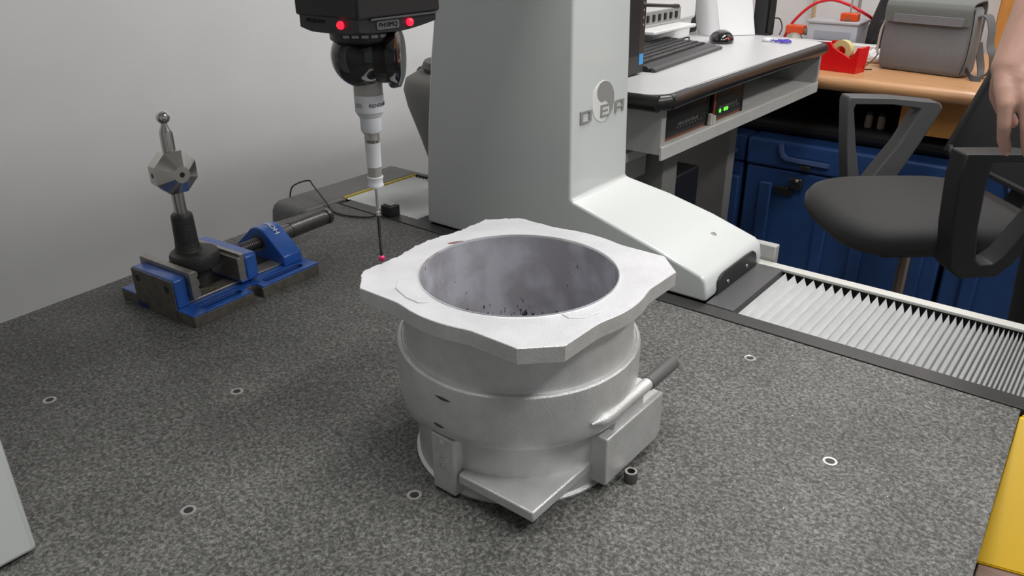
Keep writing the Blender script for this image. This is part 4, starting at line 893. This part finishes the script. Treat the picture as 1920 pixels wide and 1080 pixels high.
# crumpled paper between the dispenser and the bag
for k, (cx, cy, s, lab) in enumerate(((-0.775, 2.965, 0.034, 'crumpled white tissue beside the grey bag'), (-0.845, 2.905, 0.022, 'small scrap of white paper behind the tape dispenser'))):
    bm = nb(); bmesh.ops.create_icosphere(bm, subdivisions=3, radius=s); random.seed(20 + k)
    for v in bm.verts:
        f = 1 + 0.22 * math.sin(v.co.x * 160 + k) * math.cos(v.co.y * 140) + random.uniform(-0.06, 0.06)
        v.co = Vector((v.co.x * f * 1.25 + cx, v.co.y * f + cy, WZ + max(0, (v.co.z + s * 0.72) * 0.7 * f)))
    tag(obj('tissue', bm, PAPER, None, smooth=20), lab, 'paper')
tag(obj('bag_cord', tube(nb(), [(-0.742, 2.875, WZ + 0.045), (-0.755, 2.86, WZ + 0.020), (-0.770, 2.83, WZ + 0.002), (-0.760, 2.79, WZ + 0.002), (-0.735, 2.80, WZ + 0.002)], 0.0018, 6), RUBBER), 'thin dark cord looping on the wood beside the grey bag', 'cord')
# tall wooden cabinet
wc = thing('wooden_cabinet', 'orange wooden cabinet standing behind the shoulder bag', 'cabinet', (-0.15, 3.30, FLOOR))
obj('cabinet_body', BX(-0.505, 0.20, 3.42, 3.49, FLOOR, 1.0), WOODV, wc, 0.002, world=True)
obj('cabinet_door', BX(-0.500, -0.15, 3.402, 3.42, WZ + 0.002, 0.995), WOODV, wc, 0.002, world=True)
obj('cabinet_door', BX(-0.145, 0.195, 3.402, 3.42, WZ + 0.002, 0.995), WOODV, wc, 0.002, world=True)

# ================================================================== blue crates below the wooden desk
CRB = mat('blue_crate', (0.020, 0.068, 0.22), 0.5, var=0.10, vscale=12)
CRL = mat('blue_crate_rim', (0.075, 0.12, 0.27), 0.5)
def crate(x0, x1, y0, label):
    t = thing('storage_crate', label, 'crate', ((x0 + x1) / 2, y0 + 0.25, FLOOR), group='blue crates under the wooden desk')
    obj('crate_body', BX(x0, x1, y0, y0 + 0.45, FLOOR, -0.290), CRB, t, 0.008, world=True, seg=3)
    ld = obj('crate_lid', BX(x0 - 0.004, x1 + 0.004, y0 - 0.006, y0 + 0.46, -0.286, -0.190), CRB, t, 0.010, world=True, seg=3)
    wdt = x1 - x0
    for f in (0.12, 0.43, 0.62, 0.90):
        obj('rib', BX(x0 + f * wdt - 0.022, x0 + f * wdt + 0.022, y0 - 0.014, y0, FLOOR + 0.01, -0.340), CRB, t, 0.006, world=True)
    for f in (0.28, 0.72):
        c = x0 + f * wdt
        obj('latch', BX(c - 0.022, c + 0.022, y0 - 0.026, y0 - 0.006, -0.345, -0.305), BLACK_S, ld, 0.005, world=True)
        obj('latch_hook', BX(c + 0.004, c + 0.040, y0 - 0.020, y0 - 0.006, -0.278, -0.258), BLACK_S, ld, 0.004, world=True)
        obj('latch_lever', BX(c - 0.075, c - 0.010, y0 - 0.016, y0 - 0.003, -0.375, -0.345), BLACK, ld, 0.004, world=True)
        obj('latch_pin', sphere(nb(), (c + 0.005, y0 - 0.028, -0.312), 0.007, 12, 8), STEEL_R, ld, world=True)
    for f in (0.30, 0.78):
        c = x0 + f * wdt; g = min(1.0, wdt / 0.62)
        bm = nb(); strap(bm, [(c - 0.085 * g, y0 - 0.012, -0.200), (c - 0.070 * g, y0 - 0.014, -0.238), (c - 0.03 * g, y0 - 0.014, -0.246), (c + 0.085 * g, y0 - 0.014, -0.248)], (0, 1, 0), 0.014, 0.012, 5)
        obj('grip_rim', bm, CRL, ld, world=True)
        obj('grip_recess', BX(c - 0.068 * g, c + 0.085 * g, y0 - 0.0075, y0 - 0.0055, -0.236, -0.203), CRB, ld, world=True)
    return t
crate(-1.062, -0.390, 2.665, 'large blue plastic crate with black latches behind the chair')
crate(-0.375, 0.30, 2.665, 'blue plastic crate at the right below the wooden desk')
crate(-1.345, -1.080, 2.675, 'narrow blue plastic crate in the dark below the computer desk')
tag(obj('shade_slab', BX(-1.25, 0.30, 2.74, 3.10, -0.188, -0.135), mat('shade_slab_black', (0.012, 0.012, 0.013), 0.6), None, 0.02), 'black slab standing in for the shadow above the blue crates', 'cover')  # black sheet in place of the shadow between crates and desk
jars = [(-0.715, 2.80), (-0.675, 2.80)]
for k, (jx, jy) in enumerate(jars):
    j = thing('small_jar', ('left' if k == 0 else 'right') + ' of two small pale jars on the black shade slab below the desk', 'jar', (jx, jy, -0.135), group='jars below the desk')
    obj('glass', lathe(nb(), [(0.011, 0), (0.012, 0.004), (0.012, 0.035), (0.009, 0.042)], seg=20), mat('jar_beige', (0.42, 0.33, 0.28), 0.4), j)
    obj('lid', lathe(nb(), [(0.010, 0.042), (0.010, 0.052)], seg=20), BLACK_S, j)

# ================================================================== office chair
ch = thing('office_chair', 'black swivel office chair with looped armrests in front of the wooden desk', 'chair', (-0.385, 2.090, FLOOR), R(40))   # local +X = backwards, -Y = towards the camera
SEATM = mat('black_upholstery', (0.031, 0.031, 0.032), 0.7, var=0.05, vscale=300, sheen=0.15); CHP = mat('chair_plastic', (0.105, 0.106, 0.108), 0.45); CHD = mat('chair_plastic_dark', (0.022, 0.022, 0.023), 0.5)
SH = 0.590                                  # seat height above floor
bm = nb(); rings = []
def seat_outline(k, n=56):
    out = []
    for i in range(n):
        t = 2 * math.pi * i / n; e = 0.55
        x = 0.235 * math.copysign(abs(math.cos(t)) ** e, math.cos(t)); y = 0.225 * math.copysign(abs(math.sin(t)) ** e, math.sin(t))
        out.append((x * k, y * k))
    return out
for k, z in ((0.86, -0.075), (0.95, -0.066), (1.0, -0.045), (0.995, -0.025), (0.95, -0.008), (0.85, 0.0), (0.55, 0.003), (0.2, 0.002)):
    rings.append([bm.verts.new((x - 0.005, y, SH + z - (0.018 * max(0, -x / 0.235 - 0.45) if x < 0 else 0))) for x, y in seat_outline(k)])
for a, b in zip(rings, rings[1:]): ring_faces(bm, a, b)
bm.faces.new(rings[0][::-1]); bm.faces.new(rings[-1])
obj('seat', bm, SEATM, ch, smooth=60)
obj('seat_shell', BX(-0.15, 0.17, -0.16, 0.16, SH - 0.095, SH - 0.072), CHD, ch, 0.01)
for s in (1, -1):
    y = s * 0.285; zb = -0.075
    if s < 0:
        outer = [(-0.100, 0.198), (0.02, 0.197), (0.160, 0.186), (0.166, 0.165), (0.120, 0.060), (0.060, -0.045), (0.030, -0.075), (-0.050, -0.078), (-0.078, -0.055), (-0.093, 0.040), (-0.101, 0.140)]
        inner = [(-0.040, 0.180), (0.02, 0.180), (0.120, 0.172), (0.128, 0.160), (0.085, 0.060), (0.035, -0.025), (0.015, -0.044), (-0.010, -0.045), (-0.022, -0.035), (-0.036, 0.040), (-0.041, 0.130)]
    else:
        outer = [(-0.098, 0.198), (0.02, 0.194), (0.150, 0.180), (0.160, 0.165), (0.118, 0.070), (0.060, -0.050), (0.035, -0.080), (-0.040, -0.082), (-0.062, -0.055), (-0.085, 0.060), (-0.103, 0.185)]
        inner = [(-0.078, 0.178), (0.02, 0.176), (0.095, 0.166), (0.098, 0.158), (0.060, 0.070), (0.004, -0.020), (-0.010, -0.044), (-0.026, -0.044), (-0.032, -0.030), (-0.058, 0.060), (-0.082, 0.165)]
    bm = nb(); L4 = [[bm.verts.new((x, y + dy, SH + z)) for x, z in poly] for poly in (outer, inner) for dy in (-0.029, 0.029)]
    ring_faces(bm, L4[0], L4[1]); ring_faces(bm, L4[2], L4[3]); ring_faces(bm, L4[0], L4[2]); ring_faces(bm, L4[1], L4[3])
    ar = obj('armrest', bm, CHP if s > 0 else CHD, ch, 0.004, smooth=50)
    obj('arm_bracket', BX(-0.03, 0.05, min(y, s * 0.10), max(y, s * 0.10), SH + zb - 0.012, SH + zb + 0.010), CHD, ar, 0.003)
# reclined backrest
MB = Matrix.Translation((0.215, 0, SH + 0.040)) @ Matrix.Rotation(R(20), 4, 'Y')
bm = nb(); out = rrect(-0.222, 0.222, 0.0, 0.50, 0.035, 5); A = []; B = []
for y, z in out:
    c_ = 0.035 * (y / 0.222) ** 2
    A.append(bm.verts.new(MB @ Vector((-0.012 - c_, y, z)))); B.append(bm.verts.new(MB @ Vector((0.018 - c_, y, z))))
ring_faces(bm, A, B); bm.faces.new(A[::-1]); bm.faces.new(B)
obj('backrest', bm, mat('back_mesh', (0.008, 0.008, 0.009), 0.75), ch, 0.006, smooth=50)
obj('back_rim', tube(nb(), [MB @ Vector((-0.010 - 0.035 * (y / 0.222) ** 2, y, z)) for y, z in out + [out[0]]], 0.009, 8, 2), CHD, ch)
obj('back_support', strap(nb(), [(0.05, 0, SH - 0.085), (0.18, 0, SH - 0.08), (0.245, 0, SH - 0.02), (0.275, 0, SH + 0.06), (0.335, 0, SH + 0.24)], (0, 1, 0), 0.07, 0.012, 6), CHD, ch)
obj('gas_spring', lathe(nb(), [(0.025, 0.11), (0.025, 0.30), (0.014, 0.302), (0.014, SH - 0.095)], seg=24), mat('spring_steel', (0.35, 0.28, 0.24), 0.3, 0.9), ch)
for k in range(5):
    a = R(72 * k + 20); e = (0.29 * math.cos(a), 0.29 * math.sin(a))
    lg = obj('star_leg', tube(nb(), [(0.02 * math.cos(a), 0.02 * math.sin(a), 0.115), (e[0], e[1], 0.075)], lambda t: lerp(0.026, 0.016, t), 10), CHD, ch)
    obj('caster', lathe(nb(), [(0.02, -0.018), (0.028, -0.014), (0.028, 0.014), (0.02, 0.018)], (e[0], e[1], 0.028), (-math.sin(a), math.cos(a), 0), 20), CHD, lg)
    obj('caster_stem', cyl(nb(), (e[0], e[1], 0.05), (e[0], e[1], 0.075), 0.006), CHD, lg)

# grey chair behind the column
gc = thing('padded_stool', 'grey rounded padded stool with a dark cushion cap, mostly hidden behind the column', 'stool', (-1.205, 1.312, FLOOR))
GCM = mat('taupe_fabric', (0.23, 0.225, 0.21), 0.8); GCD = mat('dark_pad', (0.12, 0.12, 0.12), 0.6)
F0 = -FLOOR
bm = lathe(nb(), [(0.030, F0 - 0.16), (0.046, F0 - 0.10), (0.060, F0 - 0.03), (0.088, F0 + 0.06), (0.112, F0 + 0.13), (0.119, F0 + 0.165), (0.113, F0 + 0.187), (0.085, F0 + 0.203)], seg=40)
obj('back_cushion', bm, GCM, gc, smooth=60)
obj('cushion_cap', lathe(nb(), [(0.060, F0 + 0.199), (0.078, F0 + 0.203), (0.084, F0 + 0.213), (0.078, F0 + 0.225), (0.05, F0 + 0.229)], (0.006, 0.004, 0), seg=32), GCD, gc, smooth=50)
obj('side_pad', sphere(nb(), (0.075, 0.03, F0 + 0.0), 1.0, 24, 16, (0.072, 0.06, 0.085)), GCD, gc, smooth=60)
obj('seat_cushion', lathe(nb(), [(0.09, 0.42), (0.11, 0.43), (0.115, 0.48), (0.10, 0.53), (0.035, 0.57)], seg=32), GCD, gc, smooth=50)
for a in (45, 135, 225, 315):
    obj('leg', cyl(nb(), (0.10 * math.cos(R(a)), 0.10 * math.sin(R(a)), 0), (0.08 * math.cos(R(a)), 0.08 * math.sin(R(a)), 0.43), 0.010), CHD, gc)

# ================================================================== person at the right edge
RV = Vector((0.78, 0.626, 0)); KV = Vector((0.626, -0.78, 0)); ZV = Vector((0, 0, 1))
def capsule_chain(bm, pts, seg=14):
    """tapered tubes with round ends: pts = [(Vector, radius), ...]"""
    for (p, r), (q, s) in zip(pts, pts[1:]):
        p = Vector(p); q = Vector(q); d = (q - p)
        if d.length > 1e-6: lathe(bm, [(r, 0), (s, d.length)], p, d, seg)
    for p, r in pts: sphere(bm, Vector(p), r, seg, 10)
def remeshed(name, chains, voxel, blobs=(), smooth_it=5, factor=0.5):
    bm = nb()
    for c_ in chains: capsule_chain(bm, c_)
    for c_, r, sc in blobs: sphere(bm, Vector(c_), r, 20, 14, sc)
    me = bpy.data.meshes.new(name); bm.to_mesh(me); bm.free()
    o = bpy.data.objects.new(name, me); COL.objects.link(o)
    m1 = o.modifiers.new('r', 'REMESH'); m1.mode = 'VOXEL'; m1.voxel_size = voxel
    m2 = o.modifiers.new('s', 'SMOOTH'); m2.factor = factor; m2.iterations = smooth_it
    out = applied(o); bpy.data.objects.remove(o); out.materials.clear(); return out
pe = thing('person', 'person in black clothes at the right edge, bare forearm and hand hanging by the chair', 'person', (0.05, 1.56, FLOOR))
BW = Vector((0.05, 1.56, 0))               # body axis on the floor
def bpt(r, k, z): return BW + RV * r + KV * k + ZV * z
W = Vector((-0.160, 1.313, 0.312))         # wrist of the visible arm
elbow = W + Vector((0.030, 0.120, 0.215)); shld = bpt(-0.175, 0.0, 0.66)
DN = -ZV + RV * 0.25                       # the hand hangs slightly outwards
def hp(r, d, k): return W + DN * (d * 0.000755) + RV * (r * 0.000755) + KV * k
hand = [[(W, 0.0265), (hp(2, 22, 0.014), 0.0240)]]
FING = [[(-36, 58, 0.030, 0.0108), (-38, 98, 0.030, 0.0094), (-29, 129, 0.016, 0.0088), (-12, 158, 0.000, 0.0078)],
        [(-5, 52, 0.040, 0.0110), (-4, 100, 0.042, 0.0096), (7, 132, 0.028, 0.0090), (22, 158, 0.010, 0.0080)],
        [(24, 54, 0.040, 0.0108), (28, 100, 0.042, 0.0094), (40, 130, 0.028, 0.0088), (54, 152, 0.010, 0.0076)],
        [(50, 60, 0.034, 0.0098), (60, 96, 0.034, 0.0086), (70, 118, 0.022, 0.0078), (80, 136, 0.008, 0.0068)]]
for fg in FING:
    r0, d0, k0, _ = fg[0]
    hand.append([(hp(r0 * 0.45, 12, 0.006), 0.0175), (hp(r0 * 0.8, d0 * 0.62, k0 * 0.65), 0.0145), (hp(r0, d0, k0), 0.0114)])
    hand.append([(hp(a, b, c_), r_) for a, b, c_, r_ in fg])
tb = hp(-16, 26, -0.002)
hand.append([(tb, 0.0165), (hp(-10, 56, -0.022), 0.0130), (hp(6, 88, -0.030), 0.0110), (hp(20, 112, -0.028), 0.0090)])
other_s = bpt(0.175, 0.0, 0.66); oe = bpt(0.235, 0.02, 0.38); ow = bpt(0.245, 0.08, 0.14)
ohand = [[(ow, 0.024), (ow - ZV * 0.05, 0.024)]]
for k, off in enumerate((-0.030, -0.010, 0.010, 0.028)):
    b0 = ow - ZV * 0.08 + KV * off; ohand.append([(ow - ZV * 0.015 + KV * off * 0.5, 0.016), (b0, 0.0115)])
    ohand.append([(b0, 0.0095), (b0 - ZV * 0.040 - RV * 0.004, 0.009), (b0 - ZV * 0.065 - RV * 0.014, 0.0082), (b0 - ZV * 0.082 - RV * 0.026, 0.0072)])
ohand.append([(ow - ZV * 0.03 + KV * 0.02, 0.014), (ow - ZV * 0.06 + KV * 0.045, 0.011), (ow - ZV * 0.09 + KV * 0.050, 0.009)])
hips = bpt(0, 0, 0.22)
legs = []
for s in (-1, 1):
    legs.append([(bpt(s * 0.085, 0, 0.18), 0.085), (bpt(s * 0.095, 0.01, -0.24), 0.056), (bpt(s * 0.10, -0.01, -0.62), 0.040), (bpt(s * 0.10, -0.01, -0.675), 0.040), (bpt(s * 0.105, 0.11, -0.690), 0.028)])
torso = [[(bpt(-0.055, 0, 0.22), 0.110), (bpt(-0.05, 0, 0.40), 0.100), (bpt(-0.075, 0, 0.58), 0.108), (bpt(-0.10, 0, 0.64), 0.075)],
         [(bpt(0.055, 0, 0.22), 0.110), (bpt(0.05, 0, 0.40), 0.100), (bpt(0.075, 0, 0.58), 0.108), (bpt(0.10, 0, 0.64), 0.075)],
         [(shld, 0.058), (bpt(0, 0, 0.68), 0.065), (other_s, 0.058)]]
headc = bpt(0, 0.02, 0.885)
neck = [[(bpt(0, -0.01, 0.68), 0.055), (bpt(0, 0.005, 0.82), 0.050)]]
arms = [[(shld, 0.052), (elbow, 0.040)], [(elbow, 0.041), (lerp(elbow, W, 0.35), 0.040), (W, 0.0275)], [(other_s, 0.052), (oe, 0.040), (lerp(oe, ow, .35), 0.038), (ow, 0.025)]]
rotK = math.atan2(KV.y, KV.x)
blobs = [(headc, 0.098, (0.80, 0.80, 1.16)), (headc + KV * 0.035 - ZV * 0.055, 0.062, (0.9, 0.9, 0.9)),
         (headc + KV * 0.100 - ZV * 0.020, 0.016, (1, 1, 1.3)), (headc + KV * 0.085 - ZV * 0.060, 0.018, (1.2, 1.2, 0.5)),
         (headc + RV * 0.080 - ZV * 0.01, 0.022, (0.6, 0.6, 1.2)), (headc - RV * 0.080 - ZV * 0.01, 0.022, (0.6, 0.6, 1.2))]
SKIN = mat('skin', (0.56, 0.33, 0.26), 0.5, var=0.06, vscale=25, bump=0.12, bscale=220)
body = remeshed('body', hand + ohand + legs + torso + neck + arms, 0.0033, blobs, 2, 0.4)
obj('body', body, SKIN, pe, world=True, smooth=60, label='bare forearm, hand and face')
def fat(ch_, e): return [[(p, r + e) for p, r in c_] for c_ in ch_]
TROU = mat('black_trousers', (0.012, 0.012, 0.014), 0.8, bump=0.3, bscale=40); SHIRT = mat('black_shirt', (0.016, 0.016, 0.018), 0.8, bump=0.3, bscale=40)
tl = [[(p, r + 0.016) for p, r in c_[:3]] for c_ in legs]
for c_ in tl: c_.append((c_[-1][0] - ZV * 0.03, 0.058))
obj('trousers', remeshed('trousers', tl + [[(bpt(-0.05, 0, 0.20), 0.120), (bpt(0.05, 0, 0.20), 0.120)]], 0.011, (), 3), TROU, pe, world=True, smooth=60)
sleeves = [[(shld, 0.066), (lerp(shld, elbow, 0.55), 0.060)], [(other_s, 0.066), (lerp(other_s, oe, 0.55), 0.060)]]
obj('shirt', remeshed('shirt', fat(torso, 0.013) + sleeves, 0.010, (), 3), SHIRT, pe, world=True, smooth=60)
bm = sphere(nb(), headc - KV * 0.018 + ZV * 0.022, 0.100, 24, 16, (0.86, 0.86, 1.06)); obj('hair', bm, mat('dark_hair', (0.02, 0.015, 0.012), 0.6), pe, world=True, smooth=60)
for s in (-1, 1):
    obj('eye', sphere(nb(), headc + KV * 0.074 + RV * 0.032 * s + ZV * 0.004, 0.011, 14, 10), mat('eye_white', (0.7, 0.7, 0.7), 0.2), pe, world=True)
    obj('shoe', tube(nb(), [bpt(s * 0.10, -0.06, -0.685), bpt(s * 0.10, 0.02, -0.675), bpt(s * 0.105, 0.14, -0.690)], lambda t: 0.034 + 0.012 * math.sin(math.pi * t), 14), BLACK_S, pe, world=True)
for fg in FING[:3]:
    a, b, c_, r_ = fg[-1]
    obj('fingernail', sphere(nb(), hp(a, b - 2, c_) + (KV * 0.72 - ZV * 0.35).normalized() * (r_ - 0.0022), 0.0046, 12, 8, (0.9, 0.9, 1.2)), mat('nail', (0.62, 0.40, 0.35), 0.3), pe, world=True)
